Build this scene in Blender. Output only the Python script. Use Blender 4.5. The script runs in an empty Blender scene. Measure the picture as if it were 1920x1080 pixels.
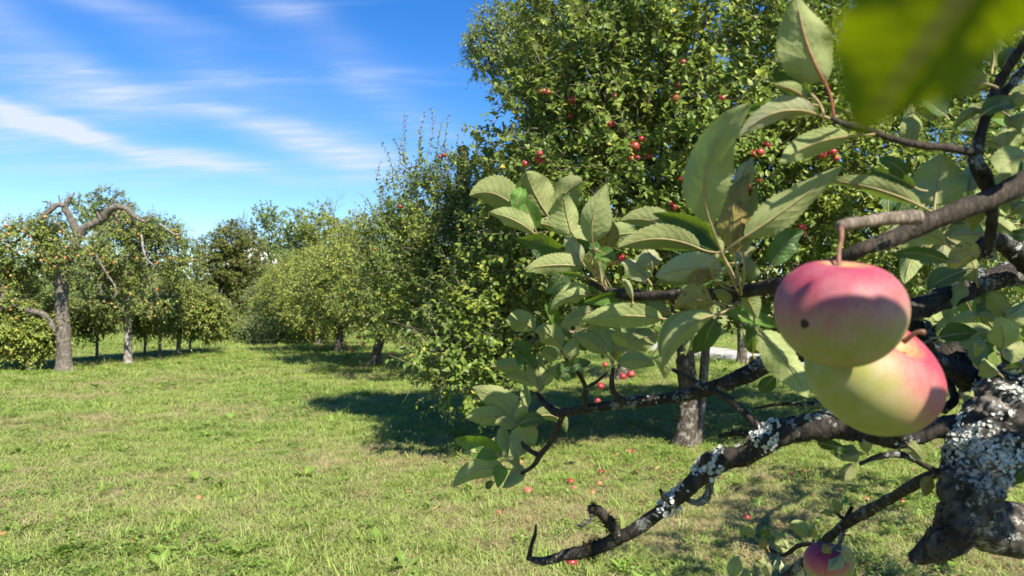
import bpy, math, random
import numpy as np
from mathutils import Vector, Matrix

S = bpy.context.scene
COL = S.collection
R = math.radians
rng = np.random.default_rng(7)
random.seed(7)

# ------------------------------------------------------------------ camera
F = 1397.0                         # focal length in photo pixels (1920 wide)
PITCH = math.atan(35.0 / F)
EYE = np.array([0.0, 0.0, 1.5])
FW = np.array([0, math.cos(PITCH), math.sin(PITCH)])
UP = np.array([0, -math.sin(PITCH), math.cos(PITCH)])
RT = np.array([1.0, 0, 0])
cam = bpy.data.cameras.new('camera')
cam_o = bpy.data.objects.new('camera', cam)
COL.objects.link(cam_o)
cam_o.location = EYE
cam_o.rotation_euler = (R(90) + PITCH, 0, 0)
cam.sensor_width = 36.0
cam.lens = 36.0 * F / 1920.0
cam.clip_start = 0.01
cam.clip_end = 3000
cam.dof.use_dof = True
cam.dof.focus_distance = 1.5
cam.dof.aperture_fstop = 12.5
S.camera = cam_o

# ------------------------------------------------------------------ light
SUN_EL, SUN_AZ = 47.0, 148.0       # azimuth clockwise from +Y: behind the camera, to its right
sd = np.array([math.sin(R(SUN_AZ)) * math.cos(R(SUN_EL)), math.cos(R(SUN_AZ)) * math.cos(R(SUN_EL)), math.sin(R(SUN_EL))])
sun = bpy.data.lights.new('sun', 'SUN')
sun.energy = 5.0
sun.angle = R(0.5)
sun.color = (1.0, 0.94, 0.82)
sun_o = bpy.data.objects.new('sun', sun)
COL.objects.link(sun_o)
sun_o.rotation_euler = Vector(-sd).to_track_quat('-Z', 'Y').to_euler()
sun_o.location = (20, -20, 30)

S.view_settings.view_transform = 'Standard'
S.view_settings.look = 'None'
S.view_settings.exposure = 1.25
S.view_settings.gamma = 1.0
S.view_settings.use_curve_mapping = False


class NT:
    """tiny node-graph writer"""
    def __init__(s, tree):
        s.t = tree
        s.t.nodes.clear()

    def n(s, typ, ins=None, **kw):
        nd = s.t.nodes.new(typ)
        for k, v in kw.items():
            setattr(nd, k, v)
        if ins:
            for k, v in ins.items():
                sock = nd.inputs[k]
                if isinstance(v, bpy.types.NodeSocket):
                    s.t.links.new(v, sock)
                else:
                    if sock.type == 'RGBA' and hasattr(v, '__len__') and len(v) == 3:
                        v = (*v, 1.0)
                    sock.default_value = v
        return nd

    def m(s, op, a, b=0.0, c=0.0, clamp=False):
        nd = s.n('ShaderNodeMath', {0: a, 1: b, 2: c}, operation=op)
        nd.use_clamp = clamp
        return nd.outputs[0]

    def vm(s, op, a, b=(0, 0, 0)):
        nd = s.n('ShaderNodeVectorMath', {0: a, 1: b}, operation=op)
        return nd.outputs['Value'] if op in ('LENGTH', 'DISTANCE', 'DOT_PRODUCT') else nd.outputs[0]

    def mix(s, fac, a, b, blend='MIX'):
        nd = s.n('ShaderNodeMix', data_type='RGBA', blend_type=blend)
        for i, v in ((0, fac), (6, a), (7, b)):
            if isinstance(v, bpy.types.NodeSocket):
                s.t.links.new(v, nd.inputs[i])
            else:
                nd.inputs[i].default_value = (*v, 1.0) if hasattr(v, '__len__') and len(v) == 3 else v
        return nd.outputs[2]

    def ss(s, x, lo, hi):
        nd = s.n('ShaderNodeMapRange', {0: x, 1: lo, 2: hi, 3: 0.0, 4: 1.0}, interpolation_type='SMOOTHSTEP')
        return nd.outputs[0]

    def noise(s, vec, scale, detail=4.0, rough=0.55, dist=0.0):
        nd = s.n('ShaderNodeTexNoise', {'Scale': scale, 'Detail': detail, 'Roughness': rough, 'Distortion': dist})
        if vec is not None:
            s.t.links.new(vec, nd.inputs['Vector'])
        return nd.outputs[0]

    def sep(s, v):
        nd = s.n('ShaderNodeSeparateXYZ', {0: v})
        return nd.outputs

    def bump(s, h, strength=0.5, dist=0.01):
        return s.n('ShaderNodeBump', {'Height': h, 'Strength': strength, 'Distance': dist}).outputs[0]


# ------------------------------------------------------------------ sky
world = bpy.data.worlds.new('World')
S.world = world
world.use_nodes = True
g = NT(world.node_tree)
sky = g.n('ShaderNodeTexSky', sky_type='NISHITA', sun_disc=False, sun_elevation=R(SUN_EL), sun_rotation=R(SUN_AZ),
          altitude=300.0, air_density=1.0, dust_density=0.05, ozone_density=3.4)
skyc = g.n('ShaderNodeHueSaturation', {'Hue': 0.510, 'Saturation': 1.36, 'Value': 1.0, 'Color': sky.outputs[0]}).outputs[0]
tc = g.n('ShaderNodeTexCoord').outputs['Generated']
dx, dy, dz = g.sep(tc)
az = g.m('ARCTAN2', dx, dy)
el = g.m('ARCSINE', dz)
# wisps: noise on a high flat layer, drawn out along the wind
den = g.m('MAXIMUM', g.m('ADD', dz, 0.12), 0.05)
layer = g.n('ShaderNodeCombineXYZ', {0: g.m('DIVIDE', dx, den), 1: g.m('DIVIDE', dy, den), 2: 0.0}).outputs[0]
lay2 = g.n('ShaderNodeMapping', {'Vector': layer, 'Rotation': (0, 0, R(-62)), 'Scale': (0.34, 1.5, 1.0)}).outputs[0]
wisp = g.noise(lay2, 1.6, 7.0, 0.6, 0.7)
fine = g.noise(lay2, 6.0, 6.0, 0.62, 0.6)
wl = g.n('ShaderNodeCombineXYZ', {0: az, 1: el, 2: 0.0}).outputs[0]
warp = g.n('ShaderNodeTexNoise', {'Vector': wl, 'Scale': 7.0, 'Detail': 3.0}).outputs[1]
wv = g.sep(warp)
az2 = g.m('ADD', az, g.m('MULTIPLY', g.m('SUBTRACT', wv[0], 0.5), 0.07))
el2 = g.m('ADD', el, g.m('MULTIPLY', g.m('SUBTRACT', wv[1], 0.5), 0.030))


def cloud_bank(px, py, ang, sl, sw, amp):
    a0, e0 = math.atan((px - 960) / F), math.atan((575 - py) / F / math.sqrt(1 + ((px - 960) / F) ** 2))
    c, s_ = math.cos(ang), math.sin(ang)
    da, de = g.m('SUBTRACT', az2, a0), g.m('SUBTRACT', el2, e0)
    l = g.m('ADD', g.m('MULTIPLY', da, c / sl), g.m('MULTIPLY', de, s_ / sl))
    w = g.m('ADD', g.m('MULTIPLY', da, -s_ / sw), g.m('MULTIPLY', de, c / sw))
    q = g.m('ADD', g.m('MULTIPLY', l, l), g.m('MULTIPLY', w, w))
    return g.m('MULTIPLY', g.m('EXPONENT', g.m('MULTIPLY', q, -1.0)), amp)


banks = None
for b in ((60, 230, -0.16, 0.16, 0.012, .95), (260, 274, -0.16, 0.14, 0.010, .85), (380, 292, -0.10, 0.08, 0.009, 0.6), (110, 160, -0.16, 0.11, 0.026, 0.50), (260, 175, -0.16, 0.10, 0.018, 0.40),
          (480, 235, -0.24, 0.09, 0.018, 0.55), (570, 262, -0.26, 0.08, 0.020, 0.60), (650, 300, -0.2, 0.09, 0.026, 0.62), (35, 55, -0.45, 0.09, 0.022, 0.42),
          (560, 25, -0.35, 0.11, 0.022, 0.34), (250, 15, -0.1, 0.11, 0.014, 0.36), (730, 190, -0.55, 0.14, 0.03, 0.26), (-350, 200, -0.1, 0.3, 0.03, 0.6),
          (420, 130, -0.35, 0.16, 0.03, 0.20), (2300, 150, -0.2, 0.4, 0.05, 0.4)):
    v = cloud_bank(*b)
    banks = v if banks is None else g.m('ADD', banks, v)
tex = g.m('ADD', 0.28, g.m('MULTIPLY', g.m('MULTIPLY', g.ss(wisp, 0.28, 0.66), g.m('ADD', 0.35, g.ss(fine, 0.3, 0.7))), 0.85))
cl = g.m('MULTIPLY', banks, tex)
veil = g.m('MULTIPLY', g.ss(wisp, 0.5, 0.8), g.m('MULTIPLY', g.ss(fine, 0.3, 0.75), 0.30))
cl = g.m('ADD', cl, g.m('MULTIPLY', veil, g.ss(el, 0.12, 0.3)))
cl = g.m('MINIMUM', cl, 0.92)
cloudcol = (4.0, 4.35, 5.2)
skyfin = g.mix(cl, skyc, cloudcol)
bg = g.n('ShaderNodeBackground', {'Color': skyfin, 'Strength': 0.086})
g.n('ShaderNodeOutputWorld', {'Surface': bg.outputs[0]})

# ------------------------------------------------------------------ helpers
def P(px, py, d):
    return EYE + d * (FW + (px - 960) / F * RT + (540 - py) / F * UP)


def project(p):
    q = np.atleast_2d(p) - EYE
    d = q @ FW
    return 960 + F * (q @ RT) / d, 540 - F * (q @ UP) / d, d


def gz(x, y):
    """height of the ground"""
    x = np.asarray(x, float)
    y = np.asarray(y, float)
    z = 0.035 * np.sin(x * 0.9 + 1.3) * np.cos(y * 0.7) + 0.03 * np.sin(x * 0.31 + y * 0.43)
    z = z + 0.10 * np.maximum(y - 48, 0) * (1 / (1 + np.exp(-(y - 52) / 4)))
    lf = np.clip((-x - 0.62 * y - 2.0) / 14, 0, 1)           # the meadow falls away on the left
    z = z - 0.9 * lf * lf * (3 - 2 * lf)
    return z


def G(px, py):
    """point on the ground under a photo pixel"""
    r = FW + (px - 960) / F * RT + (540 - py) / F * UP
    t = -EYE[2] / r[2]
    for _ in range(6):
        p = EYE + t * r
        t = (float(gz(p[0], p[1])) - EYE[2]) / r[2]
    return EYE + t * r


def nrm(v):
    v = np.asarray(v, float)
    return v / np.maximum(np.linalg.norm(v, axis=-1, keepdims=True), 1e-9)


def vnoise(p, seed=0):
    p = np.asarray(p, float)
    i = np.floor(p).astype(np.int64)
    f = p - i
    f = f * f * (3 - 2 * f)
    out = 0
    for cx in (0, 1):
        for cy in (0, 1):
            for cz in (0, 1):
                h = (i[..., 0] + cx) * 374761393 + (i[..., 1] + cy) * 668265263 + (i[..., 2] + cz) * 2147483647 + seed * 974711
                h = (h ^ (h >> 13)) * 1274126177
                h = ((h ^ (h >> 16)) & 0xffff) / 65535.0
                w = (f[..., 0] if cx else 1 - f[..., 0]) * (f[..., 1] if cy else 1 - f[..., 1]) * (f[..., 2] if cz else 1 - f[..., 2])
                out = out + h * w
    return out


def mesh(name, verts, faces, mat=None, smooth=True, uv=None, tint=None, ftint=None):
    """faces: int array (m,k), or a list of such arrays"""
    fl = faces if isinstance(faces, list) else [faces]
    fl = [np.asarray(f, np.int32) for f in fl if len(f)]
    verts = np.asarray(verts, np.float32)
    me = bpy.data.meshes.new(name)
    me.vertices.add(len(verts))
    me.vertices.foreach_set('co', verts.ravel())
    tot = np.concatenate([np.full(len(f), f.shape[1], np.int32) for f in fl])
    idx = np.concatenate([f.ravel() for f in fl])
    me.loops.add(len(idx))
    me.loops.foreach_set('vertex_index', idx)
    me.polygons.add(len(tot))
    st = np.zeros(len(tot), np.int32)
    st[1:] = np.cumsum(tot)[:-1]
    me.polygons.foreach_set('loop_start', st)
    me.polygons.foreach_set('loop_total', tot)
    me.polygons.foreach_set('use_smooth', np.full(len(tot), bool(smooth)))
    if uv is not None:
        l = me.uv_layers.new(name='UVMap')
        l.data.foreach_set('uv', np.asarray(uv, np.float32)[idx].ravel())
    if tint is not None:
        a = me.attributes.new('tint', 'FLOAT', 'POINT')
        a.data.foreach_set('value', np.asarray(tint, np.float32))
    me.update(calc_edges=True)
    me.validate()
    if mat is not None:
        for mm in (mat if isinstance(mat, (list, tuple)) else [mat]):
            me.materials.append(mm)
    return me


def wloc(o):
    v = Vector((0, 0, 0))
    while o is not None:
        v = v + o.location
        o = o.parent
    return v


def obj(name, me, parent=None, at=(0, 0, 0), kind=None, label=None):
    """link a mesh object; AT is its world place"""
    o = bpy.data.objects.new(name, me)
    COL.objects.link(o)
    if parent is not None:
        o.parent = parent
        o.location = Vector(at) - wloc(parent)
    else:
        o.location = Vector(at)
    if kind:
        o['kind'] = kind
    if label:
        o['label'] = label
    return o


def thing(name, label, cat, at, group=None):
    o = bpy.data.objects.new(name, None)
    o.empty_display_size = 0.1
    COL.objects.link(o)
    o.location = Vector(at)
    tag(o, label, cat, group)
    return o


def tag(o, label, cat, group=None):
    o['label'] = label
    o['category'] = cat
    if group:
        o['group'] = group


def smooth_path(ctrl, step):
    """Catmull-Rom through rows of ctrl (x,y,z,r,...)"""
    c = np.asarray(ctrl, float)
    c = np.vstack([2 * c[0] - c[1], c, 2 * c[-1] - c[-2]])
    c[0, 3:] = c[1, 3:]
    c[-1, 3:] = c[-2, 3:]
    out = []
    for i in range(1, len(c) - 2):
        n = max(2, int(np.linalg.norm(c[i + 1, :3] - c[i, :3]) / step))
        t = np.linspace(0, 1, n, endpoint=False)[:, None]
        p0, p1, p2, p3 = c[i - 1], c[i], c[i + 1], c[i + 2]
        out.append(0.5 * ((2 * p1) + (-p0 + p2) * t + (2 * p0 - 5 * p1 + 4 * p2 - p3) * t ** 2 + (-p0 + 3 * p1 - 3 * p2 + p3) * t ** 3))
    out.append(c[-2][None])
    o = np.vstack(out)
    o[:, 3] = np.maximum(o[:, 3], 1e-4)
    return o


def frames(p):
    t = nrm(np.gradient(p, axis=0))
    n = np.zeros_like(p)
    a = np.cross(t[0], [0.3, 0.2, 1.0])
    if np.linalg.norm(a) < 1e-3:
        a = np.cross(t[0], [1.0, 0, 0])
    n[0] = nrm(a)
    for i in range(1, len(p)):
        v = n[i - 1] - t[i] * np.dot(n[i - 1], t[i])
        n[i] = v / max(np.linalg.norm(v), 1e-9)
    return t, n, np.cross(t, n)


def tube(path, sides=8, amp=0.0, freq=60.0, seed=0, cap=True):
    """tube along rows (x,y,z,r): verts, quads, tris, normals"""
    path = np.asarray(path, float)
    p, r = path[:, :3], path[:, 3]
    t, n, b = frames(p)
    ang = np.linspace(0, 2 * np.pi, sides, endpoint=False)
    d = n[:, None, :] * np.cos(ang)[None, :, None] + b[:, None, :] * np.sin(ang)[None, :, None]
    rr = np.repeat(r[:, None], sides, 1)
    if amp > 0:
        q = p[:, None, :] + d * r[:, None, None]
        k = vnoise(q * freq, seed) - 0.5 + 0.6 * (vnoise(q * freq * 2.3, seed + 5) - 0.5) + 0.35 * (vnoise(q * freq * 5.1, seed + 9) - 0.5)
        lump = vnoise(q * freq * 0.3, seed + 3) - 0.5
        rr = rr * (1 + amp * (k + 0.8 * lump))
    v = (p[:, None, :] + d * rr[:, :, None]).reshape(-1, 3)
    m = len(p)
    i = np.arange(m - 1)[:, None] * sides
    j = np.arange(sides)[None, :]
    j2 = (j + 1) % sides
    f = np.stack([i + j, i + j2, i + sides + j2, i + sides + j], -1).reshape(-1, 4)
    tr = np.zeros((0, 3), int)
    if cap:
        v = np.vstack([v, p[-1] + t[-1] * r[-1] * 0.5, p[0] - t[0] * r[0] * 0.3])
        k = np.arange(sides)
        e = (m - 1) * sides
        tr = np.vstack([np.stack([e + k, e + (k + 1) % sides, np.full(sides, m * sides)], -1),
                        np.stack([(k + 1) % sides, k, np.full(sides, m * sides + 1)], -1)])
    return v, f, tr, d.reshape(-1, 3)


class Bag:
    """collects pieces that become one mesh"""
    def __init__(s):
        s.v, s.q, s.t, s.n = [], [], [], 0

    def add(s, v, q=None, t=None):
        s.v.append(v)
        if q is not None and len(q):
            s.q.append(q + s.n)
        if t is not None and len(t):
            s.t.append(t + s.n)
        s.n += len(v)

    def tube(s, path, sides=6, **k):
        v, q, t, _ = tube(path, sides, **k)
        s.add(v, q, t)

    def mesh(s, name, mat, smooth=True, org=(0, 0, 0)):
        fs = []
        if s.q:
            fs.append(np.vstack(s.q))
        if s.t:
            fs.append(np.vstack(s.t))
        return mesh(name, np.vstack(s.v) - np.asarray(org), fs, mat, smooth)


# ------------------------------------------------------------------ materials
def new_mat(name):
    m = bpy.data.materials.new(name)
    m.use_nodes = True
    return m, NT(m.node_tree)


def out(g, sh):
    g.n('ShaderNodeOutputMaterial', {'Surface': sh})


def principled(g, col, rough=0.6, spec=0.4, normal=None, **kw):
    ins = {'Base Color': col, 'Roughness': rough, 'Specular IOR Level': spec}
    if normal is not None:
        ins['Normal'] = normal
    ins.update(kw)
    return g.n('ShaderNodeBsdfPrincipled', ins).outputs[0]


def leafy(name, dark, mid, light, odd, under, trans, rough=0.45, spec=0.30, tw=0.28, odd_at=0.965):
    """small leaves of a crown; each leaf carries its own tint number"""
    m, g = new_mat(name)
    t = g.n('ShaderNodeAttribute', attribute_name='tint').outputs['Fac']
    r = g.n('ShaderNodeValToRGB', {0: t})
    e = r.color_ramp.elements
    e[0].position, e[0].color = 0.0, (*dark, 1)
    e[1].position, e[1].color = 0.5, (*mid, 1)
    for pos, c in ((0.85, light), (odd_at, light), (odd_at + 0.01, odd)):
        x = e.new(pos)
        x.color = (*c, 1)
    geo = g.n('ShaderNodeNewGeometry')
    col = g.mix(geo.outputs['Backfacing'], r.outputs[0], g.mix(0.45, r.outputs[0], under))
    rg = g.m('ADD', rough, g.m('MULTIPLY', geo.outputs['Backfacing'], 0.3))
    b = principled(g, col, rg, spec)
    tr = g.n('ShaderNodeBsdfTranslucent', {'Color': g.mix(0.5, r.outputs[0], trans)}).outputs[0]
    out(g, g.n('ShaderNodeMixShader', {0: tw, 1: b, 2: tr}).outputs[0])
    return m


M = {}
M['leaf_apple'] = leafy('leaf_apple', (0.066, 0.104, 0.018), (0.131, 0.188, 0.025), (0.244, 0.277, 0.042), (0.375, 0.325, 0.050), (0.284, 0.312, 0.144), (0.20, 0.30, 0.03))
M['leaf_yellowish'] = leafy('leaf_yellowish', (0.102, 0.144, 0.023), (0.198, 0.246, 0.037), (0.335, 0.347, 0.064), (0.459, 0.378, 0.068), (0.250, 0.269, 0.121), (0.25, 0.32, 0.03))
M['leaf_old'] = leafy('leaf_old', (0.071, 0.111, 0.025), (0.145, 0.193, 0.037), (0.266, 0.295, 0.056), (0.432, 0.338, 0.068), (0.238, 0.263, 0.132), (0.2, 0.28, 0.03))
M['leaf_brown'] = leafy('leaf_brown', (0.064, 0.090, 0.014), (0.110, 0.131, 0.023), (0.174, 0.180, 0.031), (0.260, 0.143, 0.039), (0.174, 0.192, 0.065), (0.2, 0.2, 0.03), rough=0.6)
M['leaf_ash'] = leafy('leaf_ash', (0.083, 0.131, 0.033), (0.158, 0.222, 0.052), (0.261, 0.311, 0.082), (0.325, 0.299, 0.078), (0.208, 0.240, 0.120), (0.22, 0.30, 0.05), rough=0.5)
M['leaf_bush'] = leafy('leaf_bush', (0.085, 0.126, 0.040), (0.150, 0.190, 0.061), (0.244, 0.270, 0.100), (0.330, 0.240, 0.105), (0.175, 0.192, 0.108), (0.2, 0.26, 0.05), rough=0.6)
M['leaf_conifer'] = leafy('leaf_conifer', (0.016, 0.034, 0.018), (0.028, 0.052, 0.026), (0.045, 0.075, 0.034), (0.06, 0.08, 0.03), (0.03, 0.05, 0.03), (0.05, 0.08, 0.03), rough=0.6, tw=0.1)


def bark_mat(name, dark, mid, pale, scale=1.0, lich=0.5, stretch=0.35):
    m, g = new_mat(name)
    co = g.n('ShaderNodeTexCoord').outputs['Object']
    st = g.n('ShaderNodeMapping', {'Vector': co, 'Scale': (1, 1, stretch)}).outputs[0]
    a = g.noise(st, 26 * scale, 8, 0.65, 0.4)
    b = g.noise(co, 9 * scale, 5, 0.6)
    v = g.n('ShaderNodeTexVoronoi', {'Vector': st, 'Scale': 30 * scale}, feature='DISTANCE_TO_EDGE').outputs[0]
    crack = g.ss(v, 0.0, 0.16)
    c = g.mix(g.ss(a, 0.32, 0.68), dark, mid)
    c = g.mix(g.m('MULTIPLY', g.m('SUBTRACT', 1.0, crack), 0.7), c, dark)
    edge = g.m('ADD', b, g.m('MULTIPLY', g.m('SUBTRACT', g.noise(co, 90 * scale, 4, 0.7), 0.5), 0.5))
    mask = g.ss(edge, 1 - lich, 1 - lich + 0.05)
    mask = g.m('MULTIPLY', mask, g.ss(g.noise(co, 160 * scale, 4, 0.7), 0.40, 0.55))
    c = g.mix(mask, c, pale)
    h = g.m('ADD', g.m('MULTIPLY', crack, 0.5), g.m('ADD', a, g.m('MULTIPLY', mask, 0.35)))
    out(g, principled(g, c, 0.82, 0.25, g.bump(h, 0.7, 0.006 / scale)))
    return m


M['bark_dark'] = bark_mat('bark_dark', (0.010, 0.008, 0.006), (0.046, 0.036, 0.027), (0.24, 0.24, 0.21), 4.0, 0.42)
M['bark_twig'] = bark_mat('bark_twig', (0.018, 0.014, 0.010), (0.062, 0.045, 0.032), (0.17, 0.15, 0.12), 6.0, 0.34)
M['bark_spur'] = bark_mat('bark_spur', (0.060, 0.045, 0.034), (0.22, 0.175, 0.130), (0.30, 0.27, 0.22), 6.0, 0.36)
M['bark_scaly'] = bark_mat('bark_scaly', (0.010, 0.008, 0.007), (0.12, 0.100, 0.078), (0.30, 0.285, 0.245), 1.6, 0.47)
M['bark_grey'] = bark_mat('bark_grey', (0.060, 0.050, 0.040), (0.20, 0.165, 0.13), (0.27, 0.25, 0.21), 1.6, 0.45)
M['bark_pale'] = bark_mat('bark_pale', (0.10, 0.085, 0.07), (0.26, 0.225, 0.18), (0.42, 0.40, 0.34), 1.0, 0.5)
M['bark_trunk'] = bark_mat('bark_trunk', (0.030, 0.024, 0.019), (0.125, 0.095, 0.07), (0.30, 0.28, 0.23), 1.5, 0.45)


def plain(name, col, rough=0.7, spec=0.3, var=0.25, scale=40.0, bump=0.0):
    m, g = new_mat(name)
    co = g.n('ShaderNodeTexCoord').outputs['Object']
    a = g.noise(co, scale, 5, 0.6)
    c = g.mix(g.ss(a, 0.3, 0.7), tuple(x * (1 - var) for x in col), tuple(min(1, x * (1 + var)) for x in col))
    out(g, principled(g, c, rough, spec, g.bump(a, bump, 0.004) if bump else None))
    return m


M['twig_pale'] = plain('twig_pale', (0.22, 0.18, 0.125), 0.8, 0.2, 0.3, 60)
M['lichen'] = plain('lichen', (0.40, 0.41, 0.365), 0.9, 0.1, 0.3, 300)
M['lichen_grey'] = plain('lichen_grey', (0.17, 0.185, 0.175), 0.9, 0.1, 0.35, 260)
M['moss'] = plain('moss', (0.030, 0.026, 0.010), 0.95, 0.05, 0.4, 200)
M['moss_brown'] = plain('moss_brown', (0.12, 0.095, 0.04), 0.95, 0.05, 0.4, 200)
M['moss_yellow'] = plain('moss_yellow', (0.20, 0.15, 0.02), 0.95, 0.05, 0.4, 200)
M['petiole'] = plain('petiole', (0.26, 0.20, 0.085), 0.5, 0.4, 0.25, 120)
M['petiole_red'] = plain('petiole_red', (0.32, 0.10, 0.07), 0.5, 0.4, 0.3, 120)
M['stalk'] = plain('stalk', (0.17, 0.085, 0.05), 0.6, 0.3, 0.3, 160)


def big_leaf(name, top, top2, under, under2, vein_top, vein_under, trans, spots=(0.09, 0.05, 0.02), spot_at=0.70, mildew=0.0):
    """a foreground leaf: UV x runs across the blade, UV y from stalk to tip"""
    m, g = new_mat(name)
    uvn = g.n('ShaderNodeUVMap').outputs[0]
    ux, uy, _ = g.sep(uvn)
    u = g.m('ABSOLUTE', g.m('SUBTRACT', g.m('MULTIPLY', ux, 2.0), 1.0))
    oi = g.n('ShaderNodeObjectInfo')
    rnd = oi.outputs['Random']
    uvr = g.n('ShaderNodeVectorMath', {0: uvn, 1: g.n('ShaderNodeCombineXYZ', {0: g.m('MULTIPLY', rnd, 37.0), 1: g.m('MULTIPLY', rnd, 91.0), 2: rnd}).outputs[0]}, operation='ADD').outputs[0]
    wob = g.m('MULTIPLY', g.m('SUBTRACT', g.noise(uvr, 5.0, 2), 0.5), 0.12)
    s = g.m('SUBTRACT', g.m('MULTIPLY', g.m('ADD', uy, wob), 8.0), g.m('MULTIPLY', g.m('POWER', u, 1.3), 2.0))
    fr = g.m('ABSOLUTE', g.m('SUBTRACT', g.m('FRACT', s), 0.5))
    side = g.m('MULTIPLY', g.ss(fr, 0.085, 0.02), g.ss(u, 1.0, 0.5))
    mid = g.ss(u, 0.075, 0.03)
    vein = g.m('MAXIMUM', g.m('MULTIPLY', side, 0.75), mid)
    net = g.n('ShaderNodeTexVoronoi', {'Vector': uvr, 'Scale': 34.0}, feature='DISTANCE_TO_EDGE').outputs[0]
    netm = g.ss(net, 0.10, 0.0)
    blot = g.noise(uvr, 3.2, 5, 0.6)
    tcol = g.mix(g.ss(blot, 0.35, 0.7), top, top2)
    tcol = g.mix(g.m('MULTIPLY', netm, 0.16), tcol, vein_top)
    tcol = g.mix(g.m('MULTIPLY', vein, 0.6), tcol, vein_top)
    ucol = g.mix(g.ss(blot, 0.32, 0.72), under, under2)
    ucol = g.mix(g.m('MULTIPLY', netm, 0.22), ucol, vein_under)
    ucol = g.mix(g.m('MULTIPLY', vein, 0.6), ucol, vein_under)
    if mildew:
        ucol = g.mix(g.m('MULTIPLY', g.ss(g.noise(uvr, 4.5, 4), 0.5, 0.62), mildew), ucol, (0.42, 0.40, 0.34))
        ucol = g.mix(g.m('MULTIPLY', g.ss(g.noise(uvr, 7.0, 3), 0.62, 0.72), 0.4), ucol, (0.34, 0.20, 0.17))
    sp = g.m('MULTIPLY', g.ss(g.noise(uvr, 8.0, 4, 0.6), spot_at, spot_at + 0.03), 0.85)
    geo = g.n('ShaderNodeNewGeometry')
    bf = geo.outputs['Backfacing']
    var = g.m('ADD', 0.82, g.m('MULTIPLY', rnd, 0.36))
    col = g.mix(sp, g.mix(bf, tcol, ucol), spots)
    col = g.n('ShaderNodeHueSaturation', {'Hue': g.m('ADD', 0.492, g.m('MULTIPLY', rnd, 0.016)), 'Saturation': 1.0, 'Value': var, 'Color': col}).outputs[0]
    h = g.m('SUBTRACT', g.m('MULTIPLY', g.m('SUBTRACT', 1.0, vein), 0.6), g.m('MULTIPLY', netm, 0.25))
    h = g.m('ADD', h, g.m('ADD', g.m('MULTIPLY', g.noise(uvr, 22.0, 4), 0.5), g.m('MULTIPLY', g.noise(uvr, 7.0, 3), 1.1)))
    h = g.m('ADD', h, g.m('MULTIPLY', g.m('COSINE', g.m('MULTIPLY', s, 6.2832)), 0.12))
    nb = g.bump(h, 0.6, 0.0011)
    rough = g.m('ADD', 0.36, g.m('MULTIPLY', bf, 0.42))
    pr = principled(g, col, rough, g.m('SUBTRACT', 0.5, g.m('MULTIPLY', bf, 0.35)), nb)
    tcl = g.mix(g.m('MULTIPLY', g.m('MAXIMUM', vein, sp), 0.6), trans, (0.05, 0.08, 0.01))
    tr = g.n('ShaderNodeBsdfTranslucent', {'Color': tcl, 'Normal': nb}).outputs[0]
    out(g, g.n('ShaderNodeMixShader', {0: 0.30, 1: pr, 2: tr}).outputs[0])
    return m


M['big_green'] = big_leaf('big_green', (0.035, 0.080, 0.016), (0.060, 0.125, 0.022), (0.33, 0.355, 0.145), (0.26, 0.295, 0.105), (0.13, 0.20, 0.06), (0.40, 0.42, 0.22), (0.19, 0.30, 0.02))
M['big_bright'] = big_leaf('big_bright', (0.075, 0.165, 0.018), (0.110, 0.220, 0.026), (0.22, 0.28, 0.11), (0.18, 0.24, 0.08), (0.22, 0.33, 0.08), (0.36, 0.42, 0.2), (0.26, 0.42, 0.02))
M['big_pale'] = big_leaf('big_pale', (0.06, 0.11, 0.03), (0.10, 0.15, 0.05), (0.40, 0.42, 0.22), (0.32, 0.35, 0.16), (0.18, 0.22, 0.1), (0.46, 0.47, 0.30), (0.24, 0.32, 0.06), mildew=0.5)
M['big_near'] = big_leaf('big_near', (0.10, 0.145, 0.008), (0.13, 0.18, 0.010), (0.10, 0.145, 0.010), (0.13, 0.175, 0.012), (0.14, 0.19, 0.02), (0.14, 0.19, 0.02), (0.33, 0.42, 0.0), spot_at=.9)
M['big_yellow'] = big_leaf('big_yellow', (0.26, 0.21, 0.03), (0.16, 0.15, 0.025), (0.36, 0.30, 0.09), (0.24, 0.20, 0.055), (0.34, 0.29, 0.08), (0.42, 0.36, 0.16), (0.40, 0.32, 0.02), spot_at=0.60)


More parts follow.
